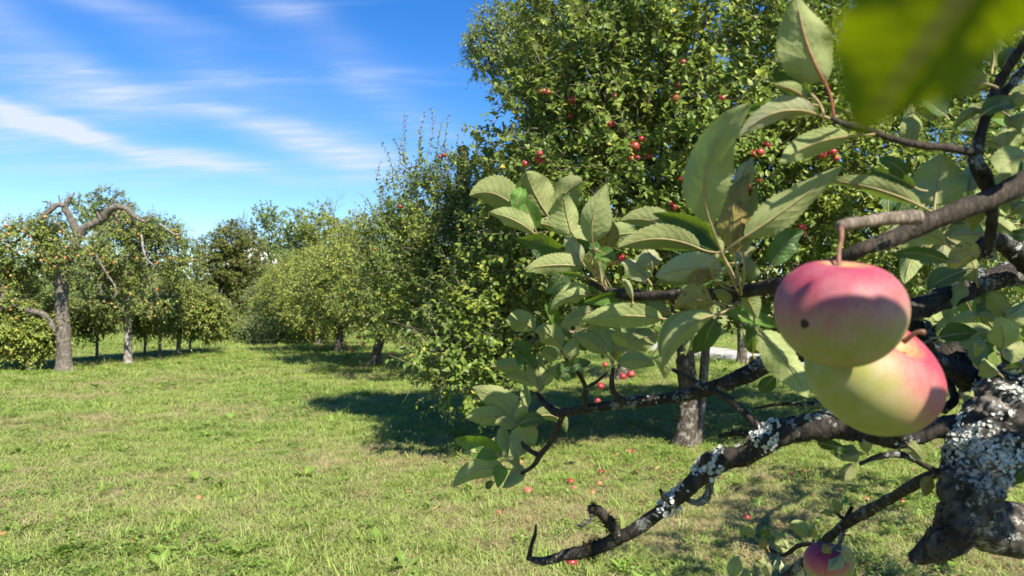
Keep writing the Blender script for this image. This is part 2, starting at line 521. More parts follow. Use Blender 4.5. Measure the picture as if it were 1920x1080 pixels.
def apple_mat(name, blush_dir, lo, hi, red=(0.44, 0.035, 0.055), pink=(0.62, 0.20, 0.16), base=(0.50, 0.50, 0.11), pale=(0.60, 0.56, 0.24), marks=()):
    m, g = new_mat(name)
    co = g.n('ShaderNodeTexCoord').outputs['Object']
    nv = g.n('ShaderNodeVectorMath', {0: co}, operation='NORMALIZE').outputs[0]
    x, y, z = g.sep(nv)
    ang = g.m('ARCTAN2', y, x)
    d = g.vm('DOT_PRODUCT', nv, tuple(nrm(blush_dir)))
    # streaks run from stalk to eye
    sv = g.n('ShaderNodeCombineXYZ', {0: g.m('MULTIPLY', x, 6.0), 1: g.m('MULTIPLY', y, 6.0), 2: g.m('MULTIPLY', z, 0.7)}).outputs[0]
    st = g.noise(sv, 3.4, 5, 0.65)
    big = g.noise(nv, 2.1, 3)
    q = g.m('ADD', d, g.m('ADD', g.m('MULTIPLY', g.m('SUBTRACT', st, 0.5), 0.50), g.m('MULTIPLY', g.m('SUBTRACT', big, 0.5), 0.55)))
    f1 = g.ss(q, lo, hi)
    f2 = g.ss(q, lo + (hi - lo) * 0.55, hi + 0.42)
    c = g.mix(g.ss(big, 0.35, 0.65), base, pale)
    c = g.mix(f1, c, pink)
    c = g.mix(f2, c, red)
    # bloom and dots
    dots = g.n('ShaderNodeTexVoronoi', {'Vector': nv, 'Scale': 15.0}).outputs[0]
    c = g.mix(g.m('MULTIPLY', g.ss(dots, 0.10, 0.045), 0.5), c, (0.50, 0.40, 0.24))
    fs = g.n('ShaderNodeCombineXYZ', {0: g.m('MULTIPLY', x, 26.0), 1: g.m('MULTIPLY', y, 26.0), 2: g.m('MULTIPLY', z, 2.2)}).outputs[0]
    c = g.mix(g.m('MULTIPLY', g.m('MULTIPLY', g.ss(g.noise(fs, 1.0, 4, 0.6), 0.56, 0.70), f1), 0.55), c, tuple(k * 0.62 for k in red))
    c = g.mix(g.m('MULTIPLY', g.ss(g.noise(nv, 9.0, 5, 0.65), 0.62, 0.72), 0.35), c, (0.26, 0.17, 0.075))
    c = g.mix(g.m('MULTIPLY', g.ss(g.noise(nv, 3.0, 5), 0.4, 0.75), 0.14), c, (0.42, 0.35, 0.34))
    # pale green russet round the stalk
    c = g.mix(g.m('MULTIPLY', g.ss(g.m('ADD', z, g.m('MULTIPLY', g.m('SUBTRACT', st, 0.5), 0.25)), 0.86, 0.99), 0.7), c, (0.42, 0.32, 0.10))
    for (mx, my, mz, rad, mc) in marks:
        mp = nrm(np.array([mx, my, mz], float))
        dist = g.vm('DISTANCE', nv, tuple(mp))
        dist = g.m('ADD', dist, g.m('MULTIPLY', g.m('SUBTRACT', g.noise(nv, 22, 3), 0.5), rad * 0.9))
        c = g.mix(g.ss(dist, rad, rad * 0.7), c, mc)
    h = g.noise(nv, 40, 3)
    sh = g.n('ShaderNodeBsdfPrincipled', {'Base Color': c, 'Roughness': 0.55, 'Specular IOR Level': 0.3, 'Subsurface Weight': 0.25,
                                          'Subsurface Radius': (1.0, 0.35, 0.15), 'Subsurface Scale': 0.006, 'Coat Weight': 0.0, 'Normal': g.bump(h, 0.08, 0.001)}).outputs[0]
    out(g, sh)
    return m


def small_apple_mat(name, cols, pale, pm=0.35):
    m, g = new_mat(name)
    rnd = g.n('ShaderNodeObjectInfo').outputs['Random']
    r = g.n('ShaderNodeValToRGB', {0: rnd})
    e = r.color_ramp.elements
    e[0].color = (*cols[0], 1)
    e[1].color = (*cols[-1], 1)
    for i, c in enumerate(cols[1:-1]):
        e.new((i + 1) / (len(cols) - 1)).color = (*c, 1)
    co = g.n('ShaderNodeTexCoord').outputs['Object']
    n = g.noise(co, 30, 3)
    x, y, z = g.sep(co)
    c = g.mix(g.m('MULTIPLY', g.ss(g.m('ADD', n, g.m('MULTIPLY', z, -6.0)), 0.45, 0.8), pm), r.outputs[0], pale)
    out(g, principled(g, c, 0.33, 0.5))
    return m


M['apple_red'] = small_apple_mat('apple_red', [(0.22, 0.010, 0.016), (0.33, 0.018, 0.028), (0.30, 0.025, 0.030), (0.16, 0.008, 0.012), (0.34, 0.045, 0.04)], (0.50, 0.24, 0.08), 0.16)
M['apple_pink'] = small_apple_mat('apple_pink', [(0.40, 0.05, 0.05), (0.46, 0.15, 0.10), (0.42, 0.10, 0.07)], (0.60, 0.45, 0.14), 0.5)
M['apple_orange'] = small_apple_mat('apple_orange', [(0.40, 0.12, 0.045), (0.42, 0.20, 0.065), (0.38, 0.085, 0.04), (0.38, 0.26, 0.08)], (0.58, 0.46, 0.13), 0.5)

# ------------------------------------------------------------------ ground
def make_ground():
    xs = np.concatenate([np.linspace(-400, -60, 18), np.linspace(-50, 50, 126), np.linspace(60, 400, 18)])
    ys = np.concatenate([np.linspace(-60, -4, 12), np.linspace(-2, 60, 110), np.linspace(66, 600, 40)])
    X, Y = np.meshgrid(xs, ys)
    Z = gz(X, Y)
    Z = np.where(Y > 100, gz(X, np.full_like(Y, 100.0)) + 0.03 * (Y - 100), Z)
    v = np.stack([X, Y, Z], -1).reshape(-1, 3)
    nx, ny = len(xs), len(ys)
    i = np.arange(ny - 1)[:, None] * nx + np.arange(nx - 1)[None, :]
    f = np.stack([i, i + 1, i + nx + 1, i + nx], -1).reshape(-1, 4)
    m, g = new_mat('meadow_soil')
    co = g.n('ShaderNodeTexCoord').outputs['Object']
    a = g.noise(co, 0.55, 5, 0.6)
    b = g.noise(co, 4.0, 6, 0.65)
    c = g.noise(co, 38.0, 5, 0.7)
    col = g.mix(g.ss(b, 0.35, 0.65), (0.165, 0.220, 0.052), (0.245, 0.278, 0.088))
    col = g.mix(g.ss(g.m('ADD', a, g.m('MULTIPLY', g.m('SUBTRACT', b, 0.5), 0.8)), 0.52, 0.72), col, (0.34, 0.30, 0.135))
    col = g.mix(g.ss(c, 0.42, 0.30), col, (0.060, 0.055, 0.022))
    col = g.mix(g.ss(c, 0.60, 0.72), col, (0.36, 0.31, 0.17))
    e2 = g.noise(co, 170.0, 4, 0.75)
    col = g.mix(g.ss(e2, 0.50, 0.37), col, (0.050, 0.046, 0.020))
    col = g.mix(g.ss(e2, 0.57, 0.68), col, (0.42, 0.36, 0.21))
    h = g.m('ADD', g.m('ADD', c, g.m('MULTIPLY', b, 0.6)), g.m('MULTIPLY', e2, 0.4))
    out(g, principled(g, col, 0.9, 0.1, g.bump(h, 0.9, 0.03)))
    o = obj('ground', mesh('ground', v, f, m), kind='structure')
    return o


make_ground()


def make_road():
    # the pale gravel drive glimpsed behind the trees
    c = smooth_path([(1.5, 42, 0, 1.3), (4.6, 30, 0, 1.3), (7.0, 22.5, 0, 1.3), (9.3, 15, 0, 1.3), (11.2, 8, 0, 1.3), (13, 0, 0, 1.8), (15, -12, 0, 1.8)], 0.5)
    t, n, b = frames(c[:, :3])
    lat = nrm(np.cross(t, [0, 0, 1.0]))
    rows = []
    for k in np.linspace(-1, 1, 7):
        q = c[:, :3] + lat * (c[:, 3:4] * k)
        q[:, 2] = gz(q[:, 0], q[:, 1]) + 0.03 + 0.02 * (1 - abs(k))
        rows.append(q)
    v = np.stack(rows, 1).reshape(-1, 3)
    i = np.arange(len(c) - 1)[:, None] * 7 + np.arange(6)[None]
    f = np.stack([i, i + 1, i + 8, i + 7], -1).reshape(-1, 4)[:, ::-1]
    m, g = new_mat('gravel')
    co = g.n('ShaderNodeTexCoord').outputs['Object']
    a = g.noise(co, 30, 6, 0.7)
    b = g.noise(co, 1.2, 4)
    col = g.mix(g.ss(a, 0.3, 0.7), (0.26, 0.245, 0.215), (0.46, 0.44, 0.40))
    col = g.mix(g.m('MULTIPLY', g.ss(b, 0.45, 0.7), 0.4), col, (0.30, 0.28, 0.22))
    out(g, principled(g, col, 0.9, 0.15, g.bump(a, 0.8, 0.02)))
    obj('gravel_path', mesh('gravel_path', v, f, m), kind='structure')


make_road()

# ------------------------------------------------------------------ grass and weeds
def blade_mat(name, cols, trans, rough=0.5, tw=0.3):
    m, g = new_mat(name)
    t = g.n('ShaderNodeAttribute', attribute_name='tint').outputs['Fac']
    oi = g.n('ShaderNodeObjectInfo')
    r = g.n('ShaderNodeValToRGB', {0: g.m('FRACT', g.m('ADD', t, g.m('MULTIPLY', oi.outputs['Random'], 0.35)))})
    e = r.color_ramp.elements
    e[0].color = (*cols[0], 1)
    e[1].color = (*cols[-1], 1)
    for i, c in enumerate(cols[1:-1]):
        e.new((i + 1) / (len(cols) - 1)).color = (*c, 1)
    pr = principled(g, r.outputs[0], rough, 0.35)
    tr = g.n('ShaderNodeBsdfTranslucent', {'Color': g.mix(0.5, r.outputs[0], trans)}).outputs[0]
    out(g, g.n('ShaderNodeMixShader', {0: tw, 1: pr, 2: tr}).outputs[0])
    return m


M['grass'] = blade_mat('grass', [(0.170, 0.245, 0.040), (0.245, 0.325, 0.064), (0.33, 0.39, 0.100), (0.195, 0.275, 0.054), (0.40, 0.42, 0.145)], (0.24, 0.36, 0.03))
M['straw'] = blade_mat('straw', [(0.40, 0.34, 0.16), (0.50, 0.44, 0.24), (0.32, 0.26, 0.11), (0.46, 0.39, 0.19), (0.22, 0.165, 0.075)], (0.4, 0.32, 0.15), 0.6)
M['weed'] = blade_mat('weed', [(0.110, 0.185, 0.026), (0.150, 0.240, 0.036), (0.20, 0.285, 0.050), (0.125, 0.205, 0.032)], (0.24, 0.38, 0.03))


def blades(n, rad, hmin, hmax, width, lean, r, curve=0.5, flat=0.0):
    """n curved grass blades in a round patch: verts, quads, tris, tint"""
    a = r.uniform(0, 2 * np.pi, n)
    rr = rad * np.sqrt(r.uniform(0, 1, n))
    o = np.stack([rr * np.cos(a), rr * np.sin(a), np.zeros(n)], -1)
    h = r.uniform(hmin, hmax, n)
    az = r.uniform(0, 2 * np.pi, n)
    dh = np.stack([np.cos(az), np.sin(az), np.zeros(n)], -1)
    lat = np.stack([-np.sin(az), np.cos(az), np.zeros(n)], -1)
    ln = r.uniform(0.1, 1.0, n)[:, None] * lean
    w = (width * r.uniform(0.6, 1.3, n))[:, None]
    vs = []
    for t, wf in ((0, 0.8), (0.4, 1.0), (0.75, 0.7), (1.0, 0.0)):
        c = o + dh * (ln * h[:, None] * (t + curve * t * t)) + np.array([0, 0, 1.0]) * (h[:, None] * (t - 0.35 * curve * t * t * ln) * (1 - flat))
        c[:, 2] += 0.004 + flat * 0.012 * r.uniform(0.2, 1.5, n) * (1 + t)
        if wf > 0:
            vs += [c - lat * w * wf * 0.5, c + lat * w * wf * 0.5]
        else:
            vs += [c]
    v = np.stack(vs, 1)
    b = np.arange(n)[:, None] * 7
    q = np.vstack([b + np.array([[0, 1, 3, 2]]), b + np.array([[2, 3, 5, 4]])])
    t3 = b + np.array([[4, 5, 6]])
    tint = np.repeat(r.uniform(0, 1, n), 7)
    return v.reshape(-1, 3), q, t3, tint


def weed_leaves(n, rad, size, r, lobed=False):
    v, q, t3, ti = [], [], [], []
    k = 0
    for i in range(n):
        az = r.uniform(0, 2 * np.pi)
        d = np.array([math.cos(az), math.sin(az), 0])
        o = d * rad * r.uniform(0.05, 1.0) * (0.3 if lobed else 1.0) + np.array([0, 0, r.uniform(0.01, 0.05) if not lobed else 0.008])
        up = r.uniform(0.1, 0.6)
        ax = nrm(d * (1 - up * 0.5) + np.array([r.uniform(-.3, .3), r.uniform(-.3, .3), up]))
        lat = nrm(np.cross(ax, [0, 0, 1.0]))
        nn = np.cross(lat, ax)
        s = size * r.uniform(0.6, 1.2)
        wd = 0.22 if lobed else 0.40
        pts = [(0, 0, 0), (-wd * .7, .3, .04), (wd * .7, .3, .04), (-wd, .62, .02), (wd, .62, .02), (0, 1, -.12), (0, .3, -.03), (0, .62, -.04)]
        v += [o + s * (p[0] * lat + p[1] * ax + p[2] * nn) for p in pts]
        t3 += [[k, k + 6, k + 1], [k, k + 2, k + 6], [k + 3, k + 7, k + 5], [k + 7, k + 4, k + 5]]
        q += [[k + 1, k + 6, k + 7, k + 3], [k + 6, k + 2, k + 4, k + 7]]
        ti += [r.uniform(0, 1)] * 8
        k += 8
    return np.array(v), np.array(q), np.array(t3), np.array(ti)


def make_grass():
    r = np.random.default_rng(21)
    coll = bpy.data.collections.new('grass_tufts')
    kinds = []

    def put(v, q, t, ti, mat):
        me = mesh('grass_tuft', v, [q, t], mat, False, tint=ti)
        o = bpy.data.objects.new('tuft_%02d' % len(kinds), me)
        coll.objects.link(o)
        kinds.append(o)

    for k in range(4):
        put(*blades(72, 0.11, 0.015, 0.046, 0.0042, 1.7, r), M['grass'])       # 0-3 short turf
    for k in range(3):
        put(*blades(44, 0.12, 0.04, 0.11, 0.0024, 1.1, r, flat=0.82), M['straw'])   # 4-6 lying straw
    for k in range(3):
        put(*weed_leaves(26, 0.10, 0.024, r), M['weed'])                       # 7-9 clover and creeping weeds
    for k in range(2):
        put(*weed_leaves(11, 0.05, 0.10, r, True), M['weed'])                  # 10-11 rosettes
    for k in range(2):
        put(*blades(26, 0.05, 0.05, 0.12, 0.0045, 1.1, r), M['grass'])         # 12-13 taller tussocks
    for k in range(2):
        put(*blades(5, 0.06, 0.14, 0.34, 0.0030, 1.0, r, curve=.25, flat=0.93), M['straw'])  # 14-15 long loose stalks
    pts, rot, sc, kd = [], [], [], []
    rings = ((2.2, 5.5, 210), (5.5, 9, 140), (9, 15, 85), (15, 25, 36), (25, 52, 11))
    for (d0, d1, dens) in rings:
        xm = 0.80 * d1 + 0.8
        n = int((d1 - d0) * 2 * xm * dens)
        x = r.uniform(-xm, xm, n)
        y = r.uniform(d0, d1, n)
        keep = (np.abs(x) < 0.74 * y + 0.9)
        # nothing on the gravel
        road = np.interp(y, [-12, 0, 8, 15, 22.5, 30, 42, 60], [15, 13, 11.2, 9.3, 7.0, 4.6, 1.5, -6])
        keep &= np.abs(x - road) > 1.2 + .25 * r.uniform(-1, 1, n) - .9 * (r.uniform(0, 1, n) < .05)
        x, y = x[keep], y[keep]
        n = len(x)
        q = np.stack([x, y, np.zeros(n)], -1)
        dry = vnoise(q * 0.55, 3) * 0.55 + vnoise(q * 1.7, 4) * 0.45 + 0.25 * (vnoise(q * 6, 14) - 0.5)
        under = np.exp(-((x - 1.9) ** 2 + (y - 7.6) ** 2) / 6)
        wd = vnoise(q * 0.9, 8) * 0.6 + vnoise(q * 3.1, 9) * 0.4 + 0.12 * under
        u = r.uniform(0, 1, n)
        k = r.integers(0, 4, n)
        k = np.where(u < np.clip((dry - 0.385) * 2.6, 0.17, 0.80) * np.clip(1.25 - y / 28, .35, 1), r.integers(4, 7, n), k)
        u2 = r.uniform(0, 1, n)
        k = np.where((u2 < np.clip((wd - 0.48) * 2.2, 0.03, 0.5)), r.integers(7, 10, n), k)
        u3 = r.uniform(0, 1, n)
        k = np.where(u3 < 0.006, r.integers(10, 12, n), k)
        k = np.where((u3 > 0.965), r.integers(12, 14, n), k)
        k = np.where((u3 > 0.925) & (u3 < 0.965), r.integers(14, 16, n), k)
        s = r.uniform(0.7, 1.3, n) * (1.0 if d0 < 9 else (1.25 if d0 < 15 else (1.7 if d0 < 25 else 2.4)))
        pts.append(np.stack([x, y, gz(x, y)], -1))
        rot.append(np.stack([r.uniform(-.12, .12, n), r.uniform(-.12, .12, n), r.uniform(0, 6.283, n)], -1))
        sc.append(s)
        kd.append(k)
    pts, rot, sc, kd = np.vstack(pts), np.vstack(rot), np.concatenate(sc), np.concatenate(kd)
    me = bpy.data.meshes.new('grass')
    me.vertices.add(len(pts))
    me.vertices.foreach_set('co', pts.astype(np.float32).ravel())
    a = me.attributes.new('rot', 'FLOAT_VECTOR', 'POINT')
    a.data.foreach_set('vector', rot.astype(np.float32).ravel())
    a = me.attributes.new('sc', 'FLOAT', 'POINT')
    a.data.foreach_set('value', sc.astype(np.float32))
    a = me.attributes.new('kd', 'INT', 'POINT')
    a.data.foreach_set('value', kd.astype(np.int32))
    o = obj('grass', me, kind='stuff')
    tag(o, 'short mown meadow grass with weeds and lying straw', 'grass')
    ng = bpy.data.node_groups.new('scatter', 'GeometryNodeTree')
    ng.interface.new_socket('Geometry', in_out='INPUT', socket_type='NodeSocketGeometry')
    ng.interface.new_socket('Geometry', in_out='OUTPUT', socket_type='NodeSocketGeometry')
    N = ng.nodes
    gi, go = N.new('NodeGroupInput'), N.new('NodeGroupOutput')
    ip = N.new('GeometryNodeInstanceOnPoints')
    ci = N.new('GeometryNodeCollectionInfo')
    ci.inputs[0].default_value = coll
    ci.inputs['Separate Children'].default_value = True
    ci.inputs['Reset Children'].default_value = True
    ip.inputs['Pick Instance'].default_value = True

    def na(nm, ty):
        x = N.new('GeometryNodeInputNamedAttribute')
        x.data_type = ty
        x.inputs[0].default_value = nm
        return x.outputs[0]
    e2r = N.new('FunctionNodeEulerToRotation')
    L = ng.links
    L.new(na('rot', 'FLOAT_VECTOR'), e2r.inputs[0])
    L.new(gi.outputs[0], ip.inputs['Points'])
    L.new(ci.outputs[0], ip.inputs['Instance'])
    L.new(na('kd', 'INT'), ip.inputs['Instance Index'])
    L.new(e2r.outputs[0], ip.inputs['Rotation'])
    L.new(na('sc', 'FLOAT'), ip.inputs['Scale'])
    L.new(ip.outputs[0], go.inputs[0])
    md = o.modifiers.new('scatter', 'NODES')
    md.node_group = ng


make_grass()


def make_litter():
    r = np.random.default_rng(31)
    n = 1500
    c = r.integers(0, 3, n)
    cx = np.array([1.6, 0.2, 2.6])[c] + r.normal(size=n) * 1.5
    cy = np.array([7.4, 11.2, 5.6])[c] + r.normal(size=n) * 1.3
    v, t3, ti = [], [], []
    tv = np.array([(0, 0, 0), (-.25, .3, .10), (.25, .3, .08), (-.22, .7, .12), (.22, .7, .06), (0, 1, .02), (0, .5, -.02)])
    tt = np.array([[0, 6, 1], [0, 2, 6], [1, 6, 3], [6, 2, 4], [3, 6, 5], [6, 4, 5]])
    for i in range(n):
        an = r.uniform(0, 6.28)
        a = np.array([math.cos(an), math.sin(an), r.uniform(-.3, .3)])
        l = np.array([-math.sin(an), math.cos(an), r.uniform(-.5, .5)])
        u = np.cross(l, a)
        sz = r.uniform(.03, .065)
        o = np.array([cx[i], cy[i], float(gz(cx[i], cy[i])) + r.uniform(.012, .04)])
        v.append(o + sz * (tv[:, 0:1] * l + tv[:, 1:2] * a + tv[:, 2:3] * abs(u)))
        t3.append(tt + 7 * i)
        ti += [r.uniform(0, 1)] * 7
    m = blade_mat('dead_leaf', [(0.16, 0.075, 0.035), (0.26, 0.15, 0.07), (0.11, 0.055, 0.028), (0.32, 0.22, 0.09), (0.20, 0.085, 0.045)], (0.3, 0.16, 0.05), 0.7, 0.15)
    o = obj('fallen_leaves', mesh('fallen_leaves', np.vstack(v), np.vstack(t3), m, False, tint=np.array(ti)), kind='stuff')
    tag(o, 'dry brown leaves lying in the grass under the trees', 'fallen leaves')


make_litter()

# ------------------------------------------------------------------ trees
LEAF_LO = (np.array([(0, 0, 0), (-.30, .45, .05), (.30, .45, .05), (0, .45, -.03), (0, 1, -.10)], float),
           np.array([[0, 3, 1], [0, 2, 3], [1, 3, 4], [3, 2, 4]]), None)
LEAF_HI = (np.array([(0, 0, 0), (-.25, .22, .05), (.25, .22, .05), (-.31, .55, .05), (.31, .55, .05), (0, 1, -.16), (0, .22, -.02), (0, .58, -.04)], float),
           np.array([[0, 6, 1], [0, 2, 6], [3, 7, 5], [7, 4, 5]]), np.array([[1, 6, 7, 3], [6, 2, 4, 7]]))


def leaf_cloud(o, a, n, s, tint, tmpl, name, mat, org):
    """one mesh of many leaves; o origin, a axis, n upper side, s length"""
    tv, tt, tq = tmpl
    l = np.cross(a, n)
    v = o[:, None, :] + s[:, None, None] * (tv[None, :, 0:1] * l[:, None] + tv[None, :, 1:2] * a[:, None] + tv[None, :, 2:3] * n[:, None])
    k = len(tv)
    b = np.arange(len(o))[:, None, None] * k
    f = [(b + tt[None]).reshape(-1, 3)]
    if tq is not None:
        f.append((b + tq[None]).reshape(-1, 4))
    return mesh(name, v.reshape(-1, 3) - np.asarray(org), f, mat, False, tint=np.repeat(tint, k))


def shoot_field(blobs, n, per, ll, r, up=0.5, droop=0.25, lmin=0.12, lmax=0.38, shell=0.62, spread=0.55, gap=0.0, gapf=1.5):
    """leafy shoots through the crown: shoot starts, ends, and the leaves' arrays"""
    B = np.asarray(blobs, float)
    vol = (B[:, 3] * B[:, 4] + B[:, 4] * B[:, 5] + B[:, 3] * B[:, 5])
    k = r.choice(len(B), n, p=vol / vol.sum())
    d = nrm(r.normal(size=(n, 3)))
    rad = shell + (1 - shell) * r.uniform(0, 1, n) ** 0.7
    rad *= 1 + 0.16 * (vnoise(d * 2.6 + k[:, None] * 7.3, 11) - 0.5) * 2
    p = B[k, :3] + d * B[k, 3:6] * rad[:, None]
    if gap > 0:
        keep_ = vnoise(p * gapf, 23) * .7 + vnoise(p * gapf * 2.7, 29) * .3 > gap + 0.1 * (r.uniform(size=n) - .5)
        p, d, k = p[keep_], d[keep_], k[keep_]
        n = len(p)
    dr = nrm(d * 0.75 + np.array([0, 0, up]) + r.normal(size=(n, 3)) * spread)
    L = r.uniform(lmin, lmax, n)
    e = p + dr * L[:, None]
    # leaves along each shoot
    t = (np.arange(per)[None, :] + r.uniform(0, 0.8, (n, per))) / per
    o = p[:, None, :] + dr[:, None, :] * (L[:, None] * t)[:, :, None]
    o[:, :, 2] -= droop * 0.4 * (t ** 2) * L[:, None]
    s0 = nrm(np.cross(dr, nrm(r.normal(size=(n, 3)))))
    s1 = np.cross(dr, s0)
    phi = r.uniform(0, 6.28, n)[:, None] + np.arange(per)[None, :] * 2.4
    sd_ = s0[:, None, :] * np.cos(phi)[:, :, None] + s1[:, None, :] * np.sin(phi)[:, :, None]
    a = nrm(dr[:, None, :] * r.uniform(0.3, 0.9, (n, per, 1)) + sd_ + np.array([0, 0, -droop]) + r.normal(size=(n, per, 3)) * 0.25)
    up_v = np.array([0, 0, 1.0]) + 0.55 * d[:, None, :] + 0.22 * sd[None, None, :] + r.normal(size=(n, per, 3)) * 0.45
    nn = up_v - a * np.sum(up_v * a, -1, keepdims=True)
    nn = nrm(nn)
    s = ll * r.uniform(0.62, 1.18, (n, per)) * (1 - 0.35 * t)
    clump = vnoise(p * 1.9, 17)
    tint = np.clip(0.5 * r.uniform(0, 1, (n, per)) + 0.5 * clump[:, None] + r.normal(size=(n, per)) * 0.12, 0, 0.95)
    tint = np.where(r.uniform(0, 1, (n, per)) < 0.012, 0.99, tint)
    f = lambda x: x.reshape(-1, *x.shape[2:])
    return p, e, f(o), f(a), f(nn), f(s), f(tint)


def twig_mesh(p, e, rad, name, mat, org, r):
    """a three-sided twig for every shoot"""
    n = len(p)
    dr = nrm(e - p)
    a = nrm(np.cross(dr, nrm(r.normal(size=(n, 3)))))
    b = np.cross(dr, a)
    vs = []
    for k in range(3):
        c = math.cos(k * 2.094) * a + math.sin(k * 2.094) * b
        vs.append(p - dr * 0.06 + c * rad)
    for k in range(3):
        c = math.cos(k * 2.094) * a + math.sin(k * 2.094) * b
        vs.append(e + c * rad * 0.4)
    v = np.stack(vs, 1).reshape(-1, 3)
    i = np.arange(n)[:, None] * 6
    q = np.vstack([i + np.array([[0, 1, 4, 3]]), i + np.array([[1, 2, 5, 4]]), i + np.array([[2, 0, 3, 5]])])
    return mesh(name, v - np.asarray(org), q, mat, True)


def bez(a, b, r0, r1, r, sag=0.0, n=7, wob=0.08):
    a, b = np.asarray(a, float), np.asarray(b, float)
    t = np.linspace(0, 1, n)[:, None]
    L = np.linalg.norm(b - a)
    m = (a + b) / 2 + r.normal(size=3) * L * wob + np.array([0, 0, sag * L])
    p = (1 - t) ** 2 * a + 2 * t * (1 - t) * m + t ** 2 * b
    p[1:-1] += r.normal(size=(n - 2, 3)) * L * wob * 0.18
    return np.hstack([p, (r0 + (r1 - r0) * t ** 0.8)])


def tree(name, label, base, trunk, blobs, nsh, per, ll, leaf, bark, group=None, seed=1, hi=False, up=0.5, droop=0.25, lmin=0.12, lmax=0.38,
         shell=0.62, limbs=True, tw=0.004, cat='tree', sub=5, extra_shoots=None, keep=0, spread=0.55, sides=12, sag=0.12, gap=0.36, gapf=1.6):
    """trunk: rows (x,y,z,r) in the world; blobs: rows (x,y,z,rx,ry,rz)"""
    r = np.random.default_rng(seed)
    th = thing(name, label, cat, base, group)
    tp = smooth_path(trunk, 0.05 if hi else 0.12)
    fl = np.clip(1 - (tp[:, 2] - base[2]) / 0.28, 0, 1)
    tp[:, 3] *= 1 + 0.35 * fl ** 2
    v, q, t3, _ = tube(tp, 24 if hi else sides, amp=0.16, freq=14 if hi else 8, seed=seed)
    obj('trunk', mesh('trunk', v - np.asarray(base), [q, t3], M[bark]), th, base)
    top = tp[-1, :3]
    rt = tp[-1, 3]
    if limbs:
        for b in blobs:
            bg_ = Bag()
            frac = r.uniform(0.75, 1.0)
            st = tp[int((len(tp) - 1) * frac), :3]
            tgt = np.array(b[:3]) + np.array([0, 0, -0.1 * b[5]])
            main = bez(st, tgt, rt * 0.72, rt * 0.3, r, sag)
            bg_.tube(main, 8, amp=0.15, freq=12, seed=seed)
            for s_ in range(sub):
                k = r.integers(2, len(main))
                d = nrm(r.normal(size=3) + np.array([0, 0, 0.25]))
                e = np.array(b[:3]) + d * np.array(b[3:6]) * r.uniform(0.65, 0.95)
                sb = bez(main[k, :3], e, main[k, 3] * 0.6, 0.006, r, 0.08)
                bg_.tube(sb, 5)
                for s2 in range(2):
                    k2 = r.integers(2, len(sb))
                    bg_.tube(bez(sb[k2, :3], sb[k2, :3] + nrm(r.normal(size=3) + d) * r.uniform(.25, .6), sb[k2, 3] * .6, 0.003, r, 0.05, 4), 4)
            obj('limb', bg_.mesh('limb', M[bark], True, base), th, base)
    p, e, o, a, n, s, ti = shoot_field(blobs, nsh, per, ll, r, up, droop, lmin, lmax, shell, spread, gap, gapf)
    if extra_shoots is not None:
        for (x0, x1, cnt, sz) in extra_shoots:
            x0, x1 = np.asarray(x0, float), np.asarray(x1, float)
            dr = nrm(x1 - x0)
            tt = np.linspace(0.05, 1, cnt)
            bow = r.normal(size=3) * 0.05
            oo = x0 + (x1 - x0) * tt[:, None] + bow * np.sin(tt * 3.1)[:, None]
            sd0 = nrm(np.cross(dr, [0.3, 1, 0.2]))
            sd1 = np.cross(dr, sd0)
            ph = np.arange(cnt) * 2.4 + r.uniform(0, 6)
            aa = nrm(dr * 0.8 + sd0 * np.cos(ph)[:, None] + sd1 * np.sin(ph)[:, None] + r.normal(size=(cnt, 3)) * .15)
            un = np.array([0, 0, 1.0]) + r.normal(size=(cnt, 3)) * 0.4
            un = nrm(un - aa * np.sum(un * aa, -1, keepdims=True))
            o, a, n = np.vstack([o, oo]), np.vstack([a, aa]), np.vstack([n, un])
            s = np.concatenate([s, sz * r.uniform(.7, 1.1, cnt) * (1.05 - 0.5 * tt)])
            ti = np.concatenate([ti, r.uniform(0.2, 0.8, cnt)])
            p, e = np.vstack([p, oo[:-1]]), np.vstack([e, oo[1:]])
    tmpl = LEAF_HI if hi else LEAF_LO
    mask = np.ones(len(o), bool)
    if keep:
        px, py, d = project(o)
        vis = (px > 20) & (px < 1900) & (py > 15) & (py < 1060) & (d > 0)
        big = np.where(vis, s / np.maximum(d, 0.1), 0)
        idx = np.argsort(-big)[:keep]
        mask[idx] = False
        tv, tt, tq = tmpl
        metas = [mesh('leaf', tv, [tt, tq] if tq is not None else [tt], M[leaf], False, tint=np.full(len(tv), x)) for x in (0.15, 0.35, 0.5, 0.65, 0.85)]
        for i in idx:
            lo = obj('leaf', metas[min(4, int(ti[i] * 5))], th, o[i])
            mt = Matrix((np.cross(a[i], n[i]), a[i], n[i])).transposed()
            lo.rotation_euler = mt.to_euler()
            lo.scale = (s[i],) * 3
    obj('crown', leaf_cloud(o[mask], a[mask], n[mask], s[mask], ti[mask], tmpl, 'crown', M[leaf], base), th, base, kind='stuff')
    if tw:
        sel = r.uniform(0, 1, len(p)) < (1.0 if hi else 0.6)
        obj('twigs', twig_mesh(p[sel], e[sel], tw, 'twigs', M['twig_pale'], base, r), th, base, kind='stuff')
    return dict(th=th, o=o, s=s, n=n, base=np.asarray(base))


def at(x, y, dz=0.0):
    return np.array([x, y, float(gz(x, y)) + dz])


def rad_trunk(b, h, r0, r1, lean=(0, 0), r=None):
    rr = np.random.default_rng(int(abs(b[0] * 100) + abs(b[1] * 10)))
    j = lambda: rr.normal() * 0.03
    return [(b[0], b[1], b[2] - 0.08, r0 * 1.05), (b[0] + lean[0] * .35 + j(), b[1] + lean[1] * .35 + j(), b[2] + h * .35, r0 * .92),
            (b[0] + lean[0] * .7 + j(), b[1] + lean[1] * .7 + j(), b[2] + h * .7, (r0 + r1) / 2), (b[0] + lean[0], b[1] + lean[1], b[2] + h, r1)]


